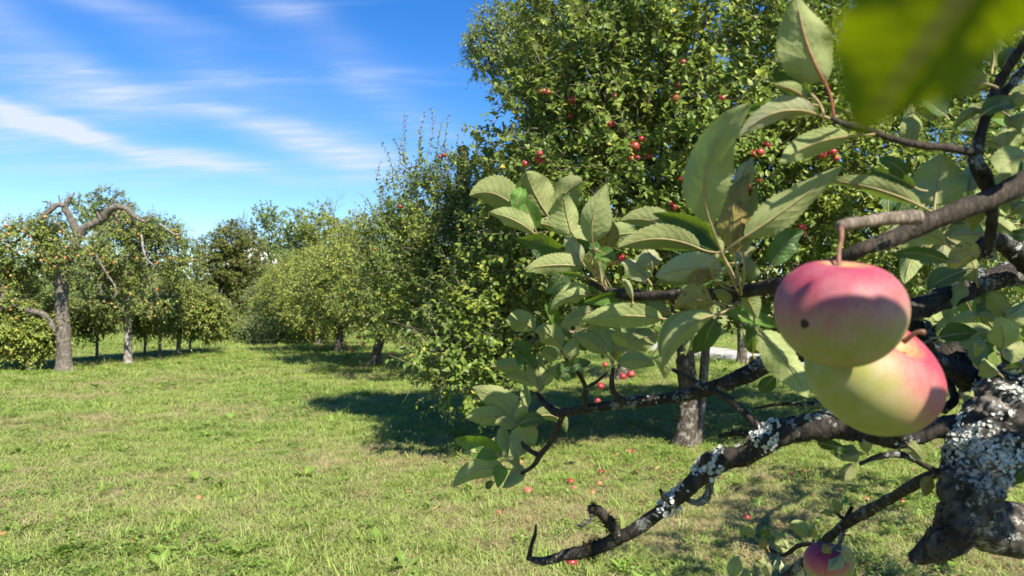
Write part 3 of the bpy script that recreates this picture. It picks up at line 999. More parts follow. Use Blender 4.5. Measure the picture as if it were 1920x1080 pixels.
# the round tree full of red apples
bA = at(1.87, 8.15)
treeA = tree('apple_tree', 'broad green apple tree with bright red apples and dark shade at its foot', bA, rad_trunk(bA, 1.5, 0.115, 0.085, (0.06, 0.1)),
             [(1.7, 8.0, 3.15, 1.95, 1.95, 1.65), (0.75, 7.7, 2.35, 1.15, 1.25, 1.05), (3.3, 8.3, 2.6, 1.7, 1.8, 1.45), (2.1, 8.2, 4.5, 1.7, 1.7, 1.3),
              (0.95, 7.9, 4.1, 1.05, 1.15, 1.05), (4.9, 8.9, 3.0, 1.7, 1.6, 1.6), (-0.22, 7.75, 1.35, 0.62, 0.7, 0.72), (-0.50, 7.3, 0.95, 0.48, 0.5, 0.42), (4.4, 8.6, 4.7, 1.5, 1.4, 1.2)],
             11500, 11, 0.090, 'leaf_apple', 'bark_trunk', seed=3, gap=.32, hi=True, keep=300, tw=0.0032, lmax=0.42, group='apple trees in the right-hand row', spread=0.6)

# the tree with long upright shoots
bB = at(-0.40, 9.9)
sh = []
for (x0, y0, x1, y1) in ((735, 340, 712, 262), (760, 330, 762, 215), (800, 300, 808, 200), (838, 310, 842, 214), (862, 320, 872, 232), (722, 400, 700, 318), (745, 330, 738, 262),
                         (778, 320, 783, 240), (818, 310, 828, 230), (880, 330, 893, 262), (850, 300, 858, 250), (700, 420, 688, 372), (790, 310, 792, 255), (725, 370, 716, 300), (770, 340, 752, 262), (890, 310, 905, 255)):
    for k in range(1 + (x0 % 20 == 0)):
        dd = 9.4 + random.uniform(-.5, 1.0)
        jx, jy = (random.uniform(-14, 14), random.uniform(-5, 25)) if k else (0, 0)
        sh.append((P(x0 + jx, y0, dd), P(x1 + jx, y1 + jy, dd + random.uniform(-.2, .2)), 24, 0.070))
treeB = tree('apple_tree', 'apple tree with long upright leafy shoots rising against the sky', bB, rad_trunk(bB, 1.2, 0.11, 0.08, (0, 0.1)),
             [(*P(880, 570, 9.6), 0.71, 0.83, 0.71), (*P(795, 420, 9.8), 0.51, 0.66, 0.66), (*P(850, 380, 9.9), 0.58, 0.66, 0.58), (*P(748, 480, 9.7), 0.50, 0.58, 0.66), (*P(770, 560, 9.7), 0.42, 0.5, 0.5),
              (*P(930, 430, 9.8), 0.71, 0.75, 0.66), (*P(960, 560, 9.6), 0.83, 0.91, 0.79), (*P(900, 665, 9.25), 0.58, 0.58, 0.46), (*P(1010, 380, 10.1), 0.66, 0.75, 0.66), (*P(880, 500, 9.4), 0.75, 0.75, 0.75)],
             5600, 11, 0.068, 'leaf_apple', 'bark_trunk', seed=5, tw=0.004, extra_shoots=sh, group='apple trees in the right-hand row', up=0.75)

# further trees of the row
rowpar = ((-1.75, 16.0, 3.9, 1.95, 'leaf_apple', 3600, 'dark green apple tree standing just behind the tree with upright shoots'),
          (-3.55, 19.3, 3.9, 2.1, 'leaf_yellowish', 4600, 'yellow-green apple tree with a short leaning dark trunk and pink apples hanging low'),
          (-5.6, 24.0, 3.8, 2.1, 'leaf_yellowish', 4000, 'yellow-green apple tree with a dark trunk second nearest of the spreading pale trees'),
          (-7.4, 28.6, 3.9, 2.2, 'leaf_yellowish', 3400, 'spreading pale apple tree in the middle of the far row'),
          (-9.4, 33.4, 3.8, 2.2, 'leaf_yellowish', 2800, 'spreading apple tree with branches near the grass towards the row end'),
          (-11.6, 38.5, 3.6, 2.2, 'leaf_bush', 1800, 'greyish low apple tree last in the far row'))
row = []
for i, (x, y, h, w, lf, ns, lab) in enumerate(rowpar):
    b = at(x, y)
    rr = np.random.default_rng(40 + i)
    bl = [(x, y, b[2] + h * 0.62, w * .8, w * .8, h * .36)]
    for k in range(5):
        an = k * 1.257 + rr.uniform(0, 1)
        bl.append((x + math.cos(an) * w * .62, y + math.sin(an) * w * .62, b[2] + h * rr.uniform(.34, .62), w * .52, w * .52, h * rr.uniform(.18, .26)))
    row.append(tree('apple_tree', lab, b, rad_trunk(b, 0.95, 0.13, 0.10, (rr.uniform(.05, .2), 0)), bl, ns, 10, 0.085 + 0.006 * i, lf, 'bark_trunk',
                    seed=50 + i, tw=0.005, group='apple trees in the right-hand row', droop=0.45, lmax=0.36, up=0.3))

# trees behind on the right, seen through the branches
for i, (x, y, h, w, lab) in enumerate(((7.2, 11.8, 5.2, 2.6, 'apple tree on the far right behind the lichen covered branches'), (6.0, 19.5, 5.0, 2.6, 'apple tree beside the pale gravel path behind the red apple tree'),
                                       (2.2, 15.0, 4.6, 2.0, 'apple tree hidden behind the crown of red apples'))):
    b = at(x, y)
    rr = np.random.default_rng(70 + i)
    bl = [(x, y, h * 0.62, w * .85, w * .85, h * .34)]
    for k in range(5):
        an = k * 1.257 + rr.uniform(0, 1)
        bl.append((x + math.cos(an) * w * .6, y + math.sin(an) * w * .6, h * rr.uniform(.42, .7), w * .5, w * .5, h * rr.uniform(.16, .24)))
    tree('apple_tree', lab, b, rad_trunk(b, 1.3, 0.13, 0.10), bl, 1500, 10, 0.085, 'leaf_apple', 'bark_trunk', seed=80 + i, tw=0.005, group='apple trees behind on the right')

# --- left: the old leaning tree with two bare grey arms
def tr_path(pts, d, dd=0.0):
    out_ = []
    n = len(pts)
    for i, (px, py, w) in enumerate(pts):
        q = P(px, py, d + dd * i / max(1, n - 1))
        out_.append((*q, w / F * d / 2))
    return out_


D1 = 16.9
b1 = G(122, 699)
b1 = np.array([b1[0], b1[1], float(gz(b1[0], b1[1]))])
D1 = float(project(b1)[2][0])
kx = lambda px, py, d=D1: P(px, py, d)


def blob_px(px, py, rx, rz, d, ry=None):
    c = P(px, py, d)
    return (*c, rx / F * d, (ry if ry else rx / F * d), rz / F * d)


trunk1 = [(*b1 + np.array([0, 0, -.1]), 0.205)] + tr_path([(121, 690, 29), (120, 660, 26), (118, 610, 25), (115, 555, 23), (118, 510, 21), (135, 470, 18), (147, 440, 17)], D1)[0:]
tree1 = tree('apple_tree', 'old leaning apple tree with two bare curved grey arms above its leaves', b1, trunk1,
             [blob_px(40, 470, 62, 55, D1), blob_px(0, 560, 70, 60, D1), blob_px(75, 540, 42, 60, D1 + .4), blob_px(-60, 480, 60, 60, D1), blob_px(90, 420, 25, 25, D1),
              blob_px(60, 610, 45, 45, D1 + .3), blob_px(122, 488, 30, 24, D1 - .5), blob_px(170, 470, 28, 26, D1 - .3), blob_px(100, 450, 30, 30, D1 - .2)],
             3300, 10, 0.095, 'leaf_old', 'bark_grey', seed=101, limbs=False, gap=.42, tw=0.006, group='old fruit trees on the left', droop=0.4, lmax=0.45, spread=0.7, sides=16)


def limb_on(tr, pts, d, dd=0.0, sides=10, name='limb', mat='bark_grey'):
    q = smooth_path(tr_path(pts, d, dd), 0.06)
    v, f, t3, _ = tube(q, sides, amp=0.42, freq=11, seed=3)
    obj(name, mesh(name, v - tr['base'], [f, t3], M[mat]), tr['th'], tr['base'])


limb_on(tree1, [(147, 442, 18), (138, 420, 15), (130, 405, 13), (122, 393, 12), (118, 385, 10), (108, 384, 9), (98, 391, 9), (85, 402, 7), (70, 416, 5)], D1, -.3)
limb_on(tree1, [(122, 395, 11), (124, 384, 10), (131, 372, 10), (134, 368, 7)], D1)
limb_on(tree1, [(150, 442, 17), (160, 427, 15), (178, 419, 13), (192, 412, 13), (198, 402, 13), (207, 393, 12), (222, 388, 12), (237, 392, 11), (248, 402, 9), (262, 412, 5), (276, 416, 3)], D1, -.4)
limb_on(tree1, [(106, 625, 17), (92, 600, 14), (78, 588, 12), (55, 582, 10), (20, 572, 8), (-15, 560, 6)], D1, -.5)
limb_on(tree1, [(140, 462, 8), (130, 445, 7), (115, 428, 6), (106, 418, 3)], D1, -.4)
limb_on(tree1, [(150, 445, 7), (168, 447, 6), (182, 446, 3)], D1, -.3)
limb_on(tree1, [(142, 468, 6), (158, 466, 6), (175, 470, 4), (186, 480, 3)], D1, -.4)
limb_on(tree1, [(205, 394, 6), (214, 404, 5), (222, 416, 3)], D1, .2)
limb_on(tree1, [(60, 415, 7), (48, 440, 6), (25, 455, 5), (5, 452, 3)], D1, -.6)
for tw_ in ([(120, 386, 4), (112, 376, 3), (110, 366, 2)], [(100, 390, 4), (92, 380, 3), (80, 378, 2)], [(131, 372, 5), (137, 366, 4), (139, 361, 3)], [(210, 392, 4), (216, 380, 3), (213, 372, 2)],
            [(238, 392, 4), (246, 384, 3), (256, 384, 2)], [(190, 413, 5), (184, 404, 4), (182, 397, 3)], [(248, 402, 4), (250, 414, 3), (246, 428, 2)], [(262, 412, 3), (274, 406, 2), (284, 408, 2)]):
    limb_on(tree1, tw_, D1 - .2, .1, 6)
limb_on(tree1, [(180, 478, 4), (198, 510, 4), (217, 540, 4), (214, 560, 3)], D1 - .9, -.1, 6)

b2 = G(240, 684)
D2 = float(project(b2)[2][0])
tree2 = tree('apple_tree', 'old apple tree with a straight pale trunk and drooping crown full of orange apples', b2,
             [(*b2 + np.array([0, 0, -.1]), .12)] + tr_path([(240, 650, 14), (239, 600, 12), (241, 550, 12), (240, 500, 11), (238, 450, 9)], D2),
             [blob_px(235, 470, 62, 55, D2), blob_px(300, 470, 55, 50, D2 + .3), blob_px(210, 560, 55, 50, D2), blob_px(290, 545, 55, 48, D2), blob_px(340, 500, 32, 50, D2), blob_px(180, 520, 30, 70, D2),
              blob_px(240, 425, 45, 22, D2), blob_px(300, 432, 38, 22, D2), blob_px(180, 585, 40, 35, D2 + .4)],
             3700, 10, 0.095, 'leaf_old', 'bark_pale', seed=103, gap=.42, tw=0.006, group='old fruit trees on the left', droop=0.5, lmax=0.5, spread=0.7, sub=4)
limb_on(tree2, [(300, 420, 4), (330, 440, 4), (348, 430, 2)], D2 - .6, 0, 5, mat='bark_pale')
limb_on(tree2, [(265, 440, 4), (272, 480, 4), (290, 500, 3)], D2 - .9, 0, 5, mat='bark_pale')

smalls = ((335, 666, 9, [(345, 590, 45, 42), (372, 575, 38, 40), (330, 555, 40, 38), (395, 590, 28, 30)], 'leaf_old', 'old fruit tree with a slightly leaning pale trunk right of the orange apple tree'),
          (300, 674, 6, [(300, 595, 32, 32), (280, 605, 24, 24)], 'leaf_old', 'small tree with a thin dark trunk between the two pale trunks'),
          (271, 670, 5, [(270, 598, 28, 26)], 'leaf_old', 'small dark stemmed tree just right of the pale trunk'),
          (357, 659, 5, [(385, 610, 36, 34), (410, 595, 26, 28)], 'leaf_old', 'thin pale trunked tree at the far end of the left row'),
          (182, 681, 6, [(170, 600, 44, 30), (150, 590, 38, 28)], 'leaf_old', 'low tree on a short stump-like trunk behind the big old trees'),
          (58, 697, 5, [(45, 620, 52, 34), (15, 640, 45, 32), (85, 630, 32, 30), (60, 655, 30, 18)], 'leaf_yellowish', 'bushy young tree behind two pale stakes at the left edge'))
small_trees = []
for i, (px, py, w, bl, lf, lab) in enumerate(smalls):
    b = G(px, py)
    d = float(project(b)[2][0])
    topy = bl[0][1] + bl[0][3] * 0.6
    tp = tr_path([(px, py + 2, w), (px + random.uniform(-1, 1), (py + topy) / 2, w * .9), (px + (8 if i == 0 else 1), topy, w * .75)], d)
    small_trees.append(tree('fruit_tree', lab, b, tp, [blob_px(*x[:2], x[2], x[3], d) for x in bl], 420 * len(bl), 9, 0.11, lf, 'bark_pale' if i in (0, 3) else 'bark_grey', seed=120 + i,
                            tw=0.006, group='old fruit trees on the left', droop=0.4, lmax=0.5, sub=3, sides=8))

# --- background trees
def bg_tree(px, topy, wpx, d, leaf, lab, seed, n=1500, ll=0.22, name='leafy_tree', bark='bark_grey', nb=8, boty=600, group='trees behind the orchard', up=0.4, shell=0.5, tw=0.012):
    x = (px - 960) / F * d
    zt = 1.5 + (575 - topy) / F * d
    b = at(x, d)
    w = wpx / F * d / 2
    rr = np.random.default_rng(seed)
    zb = max(b[2] + 0.6, 1.5 + (575 - boty) / F * d)
    bl = []
    for k in range(nb):
        t = (k + .5) / nb
        an = k * 2.4
        z = zb + (zt - zb) * (0.14 + 0.72 * t)
        rad = w * .58
        prof = math.sin((0.2 + t * .66) * math.pi) ** .6
        bl.append((x + math.cos(an) * w * .45 * prof, d + math.sin(an) * w * .45 * prof, z, rad * rr.uniform(.75, 1.05), rad * rr.uniform(.75, 1.05), (zt - zb) * rr.uniform(.15, .22)))
    return tree(name, lab, b, rad_trunk(b, (zt - b[2]) * .5, max(.12, w * .07), max(.06, w * .04)), bl, n, 9, ll, leaf, bark, group=group, seed=seed, tw=tw, lmax=0.42, lmin=.15, up=up, shell=shell, sub=4, sides=8)


bg_tree(425, 412, 150, 50, 'leaf_brown', 'rounded browning tree at the far end of the meadow', 201, 3800, 0.20, boty=625, nb=12)
bg_tree(508, 376, 95, 68, 'leaf_ash', 'thin pale green tree behind the white gable', 202, 800, 0.24, shell=0.3, boty=500)
bg_tree(560, 392, 90, 62, 'leaf_ash', 'soft green tree between the pale thin tree and the yellow-green crown', 203, 1300, 0.24)
bg_tree(610, 384, 150, 60, 'leaf_yellowish', 'yellow-green broad tree above the orchard row', 204, 2400, 0.22)
bg_tree(672, 392, 90, 58, 'leaf_yellowish', 'yellow-green tree top right of the broad yellow-green crown', 205, 1300, 0.22)
bg_tree(545, 470, 120, 52, 'leaf_ash', 'leafy green tree filling the gap behind the row of apple trees', 206, 1700, 0.2)
bg_tree(494, 490, 100, 58, 'leaf_ash', 'low green tree covering the lower part of the white gable', 218, 1900, 0.2)
bg_tree(190, 352, 128, 40, 'leaf_ash', 'umbrella shaped tree with open crown behind the bare grey arms', 207, 700, 0.17, shell=0.55, boty=440, nb=6)
bg_tree(60, 480, 150, 54, 'leaf_ash', 'green tree behind the old leaning tree', 208, 1800, 0.2)
bg_tree(250, 480, 150, 56, 'leaf_ash', 'green tree behind the drooping orange apple tree', 209, 1800, 0.2)
bg_tree(340, 530, 110, 54, 'leaf_ash', 'dark green tree left of the browning tree', 210, 1500, 0.2)
bg_tree(150, 470, 150, 52, 'leaf_ash', 'greyish green tree low behind the two old trunks', 211, 1500, 0.2)
bg_tree(-90, 430, 200, 42, 'leaf_old', 'green tree at the left edge behind the old fruit trees', 212, 1500, 0.2)
bg_tree(760, 330, 150, 50, 'leaf_ash', 'green tree behind the upright apple shoots', 213, 1700, 0.2)
bg_tree(1130, 60, 330, 33, 'leaf_ash', 'tall ash tree rising behind the red apple tree', 215, 2400, 0.17, nb=10, boty=420, name='ash_tree')
bg_tree(1480, -120, 420, 36, 'leaf_ash', 'tall broad tree behind the top of the red apple tree', 216, 2200, 0.2, nb=9, boty=450)
bg_tree(1850, 60, 330, 34, 'leaf_old', 'tall tree beyond the gravel path on the right', 217, 1800, 0.2)
# the ash's left bough, standing clear against the sky
bx = [blob_px(930, 40, 42, 30, 27), blob_px(960, 85, 48, 40, 27), blob_px(908, 110, 36, 30, 27), blob_px(985, 40, 40, 32, 27.5), blob_px(900, 75, 28, 22, 26.6), blob_px(960, 150, 38, 40, 27.4), blob_px(1040, 40, 60, 60, 28)]
bb = at(2.2, 28)
tree('ash_tree', 'ash tree with feathery pale foliage standing clear against the sky', bb, rad_trunk(bb, 7.5, 0.28, 0.14, (-.5, 0)), bx, 1500, 10, 0.15, 'leaf_ash', 'bark_grey', seed=230,
     group='trees behind the orchard', tw=0.01, lmax=0.8, lmin=.2, droop=0.5, shell=0.35, sub=3)


def conifer(px, topy, boty, wpx, d, lab, seed):
    x = (px - 960) / F * d
    zt = 1.5 + (575 - topy) / F * d
    b = at(x, d)
    r = np.random.default_rng(seed)
    th = thing('conifer', lab, 'conifer', b, 'dark conifers behind the orchard')
    tp = smooth_path([(*b, .25), (x, d, b[2] + (zt - b[2]) * .5, .14), (x, d, zt, .015)], .4)
    v, q, t3, _ = tube(tp, 8)
    obj('trunk', mesh('trunk', v - b, [q, t3], M['bark_grey']), th, b)
    n = 6500
    t = r.uniform(0, 1, n) ** 0.8
    tier = np.clip((np.floor(t * 22) + r.uniform(0, .6, n)) / 22, 0, .995)
    an = r.uniform(0, 6.283, n)
    w = wpx / F * d / 2
    rad = w * (1 - tier) * r.uniform(.2, 1, n) ** .6 * (0.8 + .3 * np.sin(an * 5 + tier * 40))
    H = (zt - b[2] - 1.0)
    o = np.stack([x + np.cos(an) * rad, d + np.sin(an) * rad, b[2] + 1.0 + tier * H - rad * .25], -1)
    a = nrm(np.stack([np.cos(an), np.sin(an), np.full(n, -.25)], -1) + r.normal(size=(n, 3)) * .35)
    u = np.array([0, 0, 1.0]) + r.normal(size=(n, 3)) * .4
    u = nrm(u - a * np.sum(u * a, -1, keepdims=True))
    obj('crown', leaf_cloud(o, a, u, r.uniform(.25, .5, n), r.uniform(0, .95, n), LEAF_LO, 'crown', M['leaf_conifer'], b), th, b, kind='stuff')


conifer(868, 268, 420, 62, 52, 'dark conifer behind the upright shoots of the apple tree', 301)
conifer(915, 272, 420, 62, 56, 'dark conifer beside the left edge of the red apple tree', 302)
conifer(962, 262, 420, 80, 58, 'dark conifer mostly hidden by the red apple tree', 303)


def bare_tree(px, topy, boty, d, lab, seed, spread=1.0):
    x = (px - 960) / F * d
    zt = 1.5 + (575 - topy) / F * d
    b = at(x, d)
    r = np.random.default_rng(seed)
    th = thing('bare_tree', lab, 'tree', b, 'leafless trees on the skyline')
    H = zt - b[2]
    v, q, t3, _ = tube(smooth_path([(*b, .16), (x + .1, d, b[2] + H * .35, .12), (x, d, b[2] + H * .62, .07)], .4), 8)
    obj('trunk', mesh('trunk', v - b, [q, t3], M['bark_grey']), th, b)
    bg_ = Bag()

    def grow(p, dr, L, rad, lv):
        e = p + dr * L
        bg_.tube(bez(p, e, rad, rad * .55, r, 0, 4, .06), 4, cap=False)
        if lv:
            for k in range(3 if lv > 1 else 4):
                grow(p + (e - p) * r.uniform(.45, 1), nrm(dr + r.normal(size=3) * .42 * spread + np.array([0, 0, .15])), L * r.uniform(.5, .72), rad * .55, lv - 1)
    for k in range(6):
        an = k * 1.05
        grow(np.array([x, d, b[2] + H * r.uniform(.3, .6)]), nrm(np.array([math.cos(an) * .5, math.sin(an) * .5, 1.0])), H * .24, .04, 3)
    obj('branches', bg_.mesh('branches', M['bark_grey'], True, b), th, b, kind='stuff')


bare_tree(446, 385, 450, 66, 'thin leafless tree just above the browning tree', 401)
bare_tree(630, 360, 420, 70, 'leafless twiggy tree above the yellow-green crown', 402)
bare_tree(2, 350, 420, 40, 'pale leafless tree at the left edge of the picture', 403)


def bush(px, py, wpx, hpx, lf, lab, seed, d=None, n=420):
    b = G(px, py)
    d = float(project(b)[2][0])
    w, h = wpx / F * d / 2, hpx / F * d
    r = np.random.default_rng(seed)
    th = thing('bush', lab, 'bush', b, 'bushes at the end of the meadow')
    bl = [(b[0] + r.uniform(-.5, .5) * w, b[1] + r.uniform(-.3, .5) * w, b[2] + h * r.uniform(.35, .62), w * .6, w * .6, h * .40) for k in range(5)]
    p, e, o, a, nn, s, ti = shoot_field(bl, n, 9, 0.12, r, .5, .2, .15, .55, .4)
    obj('foliage', leaf_cloud(o, a, nn, s, ti, LEAF_LO, 'foliage', M[lf], b), th, b, kind='stuff')
    bg_ = Bag()
    for q in bl:
        for k in range(3):
            bg_.tube(bez(b + np.array([r.uniform(-.2, .2), r.uniform(-.2, .2), -.05]), np.array(q[:3]) + nrm(r.normal(size=3)) * w * .4, .02, .004, r, .1, 5), 5)
    obj('stems', bg_.mesh('stems', M['bark_grey'], True, b), th, b)


for i, (px, py, w, h, lf, lab) in enumerate(((430, 641, 90, 48, 'leaf_bush', 'greyish bush below the browning tree'), (470, 643, 70, 50, 'leaf_bush', 'twiggy grey-green bush right of the browning tree'),
                                            (395, 643, 60, 36, 'leaf_old', 'green bush left of the browning tree foot'), (15, 676, 100, 60, 'leaf_old', 'green bush at the left edge'),
                                            (520, 646, 90, 55, 'leaf_bush', 'grey-green bush at the far end of the apple row'), (575, 648, 90, 55, 'leaf_yellowish', 'pale bush behind the spreading apple trees'))):
    bush(px, py, w, h, lf, lab, 500 + i)

# --- white house on the slope
def house():
    d = 88.0
    x = (488 - 960) / F * d
    b = at(x, d)
    zr = 1.5 + (575 - 459) / F * d
    th = thing('house', 'white gabled house showing its roof edge between the far trees', 'house', b)
    w, L = 3.4, 8.0
    ze = zr - 1.25
    wall = plain('white_render', (0.74, 0.73, 0.70), 0.8, 0.2, 0.05, 3)
    roofm = plain('grey_tiles', (0.20, 0.19, 0.19), 0.7, 0.2, 0.2, 12, 0.4)
    glass = plain('window_glass', (0.03, 0.035, 0.04), 0.15, 0.5, 0.1, 3)
    y0, y1 = d - 2, d - 2 + L
    v = np.array([(x - w, y0, b[2] - .4), (x + w, y0, b[2] - .4), (x + w, y0, ze), (x, y0, zr), (x - w, y0, ze),
                  (x - w, y1, b[2] - .4), (x + w, y1, b[2] - .4), (x + w, y1, ze), (x, y1, zr), (x - w, y1, ze)])
    me = bpy.data.meshes.new('wall')
    me.from_pydata([tuple(q - b) for q in v], [], [(0, 1, 2, 3, 4), (9, 8, 7, 6, 5), (1, 6, 7, 2), (5, 0, 4, 9)])
    me.materials.append(wall)
    obj('wall', me, th, b)
    for s in (-1, 1):
        t = nrm(np.array([s * w, 0, ze - zr]))
        n = np.array([-t[2] * s, 0, t[0] * s])
        e0 = np.array([x, 0, zr]) + n * .03
        e1 = e0 + t * (math.hypot(w, zr - ze) + .35)
        pts = []
        for yy in (y0 - .35, y1 + .35):
            for q in (e0, e1, e1 + n * .14, e0 + n * .14):
                pts.append(tuple(np.array([q[0], yy, q[2]]) - b))
        me = bpy.data.meshes.new('roof_slope')
        me.from_pydata(pts, [], [(0, 1, 2, 3), (7, 6, 5, 4), (0, 4, 5, 1), (1, 5, 6, 2), (2, 6, 7, 3), (3, 7, 4, 0)])
        me.materials.append(roofm)
        obj('roof', me, th, b)
    for wx in (0.2,):
        bx_ = [(x + wx - .4, y0 - .03, zr - 1.9), (x + wx + .4, y0 - .03, zr - 1.9), (x + wx + .4, y0 - .03, zr - .85), (x + wx - .4, y0 - .03, zr - .85)]
        p = [tuple(np.array(q) - b) for q in bx_] + [tuple(np.array((q[0], q[1] + .06, q[2])) - b) for q in bx_]
        me = bpy.data.meshes.new('window')
        me.from_pydata(p, [], [(0, 1, 2, 3), (4, 7, 6, 5), (0, 4, 5, 1), (1, 5, 6, 2), (2, 6, 7, 3), (3, 7, 4, 0)])
        me.materials.append(glass)
        obj('window', me, th, b)


house()

# --- stakes
def stake(px, py, topx, topy, w, lab, mat, d=None):
    b = G(px, py)
    d = float(project(b)[2][0])
    t = P(topx, topy, d)
    r0 = w / F * d / 2
    q = smooth_path([(*b + np.array([0, 0, -.05]), r0), (*(b + (t - b) * .5 + np.array([.01, 0, 0])), r0), (*t, r0 * .95)], .1)
    v, f, t3, _ = tube(q, 10, amp=0.08, freq=12, seed=4)
    o = obj('stake', mesh('stake', v - b, [f, t3], M[mat]), None, b)
    tag(o, lab, 'stake', 'support stakes by the trees')


stake(54, 699, 55, 680, 4, 'pale stake nearer the old trunk of the two short stakes', 'bark_pale')
stake(60, 700, 62, 679, 3, 'thin pale stake leaning slightly beside another short stake', 'bark_pale')
stake(1306, 834, 1324, 640, 17, 'weathered round stake close beside the red apple tree trunk', 'bark_grey')

# ------------------------------------------------------------------ apples
def apple_mesh(name, mat, R_, seg, rings, h=0.86, lobes=0.02, seed=0, dim_t=0.26, dim_b=0.14, skew=0.0):
    th_ = np.linspace(0.02, math.pi - 0.02, rings)
    ph = np.linspace(0, 2 * np.pi, seg, endpoint=False)
    T, Ph = np.meshgrid(th_, ph, indexing='ij')
    st = np.sin(T)
    c = np.cos(T)
    r = st ** 0.92 * (1 + 0.06 * c)
    z = h * np.sign(c) * np.abs(c) ** 0.95
    z = z - dim_t * np.exp(-(r / 0.26) ** 2) * (c > 0) - (-dim_b) * np.exp(-(r / 0.24) ** 2) * (c < 0)
    low = np.clip(-c, 0, 1)
    r = r * (1 + lobes * np.cos(5 * Ph + seed) * (0.35 + low) + 0.012 * np.cos(2 * Ph + 1.1 * seed))
    z = z + skew * r * np.cos(Ph)
    v = np.stack([r * np.cos(Ph), r * np.sin(Ph), z], -1) * R_
    v = v.reshape(-1, 3)
    i = np.arange(rings - 1)[:, None] * seg
    j = np.arange(seg)[None]
    j2 = (j + 1) % seg
    f = np.stack([i + j, i + seg + j, i + seg + j2, i + j2], -1).reshape(-1, 4)
    v = np.vstack([v, [[0, 0, v[:seg, 2].mean()]], [[0, 0, v[-seg:, 2].mean()]]])
    k = np.arange(seg)
    t3 = np.vstack([np.stack([k, (k + 1) % seg, np.full(seg, rings * seg)], -1),
                    np.stack([(rings - 1) * seg + (k + 1) % seg, (rings - 1) * seg + k, np.full(seg, rings * seg + 1)], -1)])
    return mesh(name, v, [f, t3], mat)


AP = {k: apple_mesh('apple', M[k], 1.0, 14, 10, dim_t=.2) for k in ('apple_red', 'apple_pink', 'apple_orange')}


def small_apple(pos, rad, kind, label, group):
    o = obj('apple', AP[kind], None, pos)
    o.scale = (rad,) * 3
    o.rotation_euler = (random.uniform(-.5, .5), random.uniform(-.5, .5), random.uniform(0, 6.28))
    tag(o, label, 'apple', group)
    return o


def front_depth(tr, px, py, rad_px=9, q=3):
    x, y, d = project(tr['o'])
    m = ((x - px) ** 2 + (y - py) ** 2) < rad_px ** 2
    if m.sum() < 2:
        m = ((x - px) ** 2 + (y - py) ** 2) < (rad_px * 3) ** 2
    if m.sum() == 0:
        return float(np.percentile(d, 20))
    return float(np.percentile(d[m], q))


ORD = ['first', 'second', 'third', 'fourth', 'fifth', 'sixth', 'seventh', 'eighth', 'ninth', 'tenth', 'eleventh', 'twelfth', 'thirteenth', 'fourteenth', 'fifteenth', 'sixteenth']
redA = [(1020, 172, 12), (1014, 171, 10), (1028, 173, 9), (1072, 187, 14), (1073, 191, 11), (1069, 218, 10), (1151, 178, 10), (1145, 232, 14), (1190, 275, 19), (1203, 261, 12), (1217, 293, 13), (1184, 298, 12), (1195, 296, 11),
        (1268, 184, 14), (1273, 160, 13), (1265, 186, 12), (1353, 184, 16), (1281, 117, 12), (1278, 339, 17), (1012, 288, 12), (1009, 300, 13), (985, 307, 13), (1018, 303, 10), (1263, 389, 14), (1256, 380, 12),
        (1438, 272, 15), (1425, 286, 15), (1413, 289, 14), (1540, 290, 20), (1561, 285, 15), (1567, 297, 12), (1505, 370, 15), (1487, 363, 13), (1476, 379, 14), (1476, 411, 18), (1505, 427, 15), (1488, 437, 16), (1506, 436, 11),
        (1419, 420, 12), (1422, 338, 11), (1168, 485, 20), (1147, 492, 13), (1135, 684, 10), (1168, 706, 13), (1183, 702, 15), (1120, 752, 13), (1126, 724, 14), (1250, 640, 10), (1405, 350, 12)]
bands = ((0, 200, 'at the top'), (200, 282, 'in the upper middle'), (282, 345, 'in the middle'), (345, 500, 'in the lower half'), (500, 1000, 'hanging low under the leaves'))
for lo, hi_, nm in bands:
    sel = sorted([a for a in redA if lo <= a[1] < hi_])
    for k, (px, py, dm) in enumerate(sel):
        d = front_depth(treeA, px, py, 12) - 0.05
        if lo == 500:
            d = 6.3
        small_apple(P(px, py, d), dm / F * d / 2 * 1.06, 'apple_red', '%s red apple from the left %s of the broad crown' % (ORD[k], nm), 'red apples in the broad apple tree')
redB = [(905, 411, 15), (897, 412, 13), (912, 410, 13), (926, 413, 11), (920, 434, 13), (945, 491, 14), (859, 428, 11), (957, 432, 12), (832, 291, 9), (826, 294, 8), (948, 458, 12), (903, 462, 8), (905, 485, 9), (750, 387, 7), (1000, 465, 8), (947, 520, 10), (972, 538, 10), (1042, 538, 12)]
for k, (px, py, dm) in enumerate(sorted(redB)):
    d = front_depth(treeB, px, py, 12) - 0.05
    small_apple(P(px, py, d), dm / F * d / 2 * 1.05, 'apple_red', '%s apple from the left on the tree with upright shoots' % (ORD[k] if k < 16 else ('rightmost' if k == 17 else 'second rightmost')), 'apples in the tree with upright shoots')
pinks = [(700, 463, 9), (702, 467, 8), (681, 478, 7), (683, 575, 9), (690, 576, 9), (677, 577, 8), (672, 633, 9), (646, 643, 9), (655, 652, 8), (678, 618, 8), (700, 600, 8), (620, 500, 5), (555, 533, 6), (594, 562, 6), (580, 622, 6), (640, 555, 7), (705, 590, 7), (680, 645, 8), (755, 652, 8), (735, 662, 8), (727, 640, 8), (753, 487, 7), (660, 660, 8), (650, 600, 7)]
TIER = ['top', 'second', 'third', 'fourth', 'fifth', 'sixth', 'seventh', 'eighth', 'lowest']


def tiered(pts, per, what, where):
    """labels that count along tiers of a crown"""
    order = sorted(range(len(pts)), key=lambda i: pts[i][1])
    labs = [None] * len(pts)
    for t in range(0, len(order), per):
        tier = sorted(order[t:t + per], key=lambda i: pts[i][0])
        for k, i in enumerate(tier):
            labs[i] = '%s %s from the left in the %s tier of %s' % (ORD[k], what, TIER[t // per], where)
    return labs


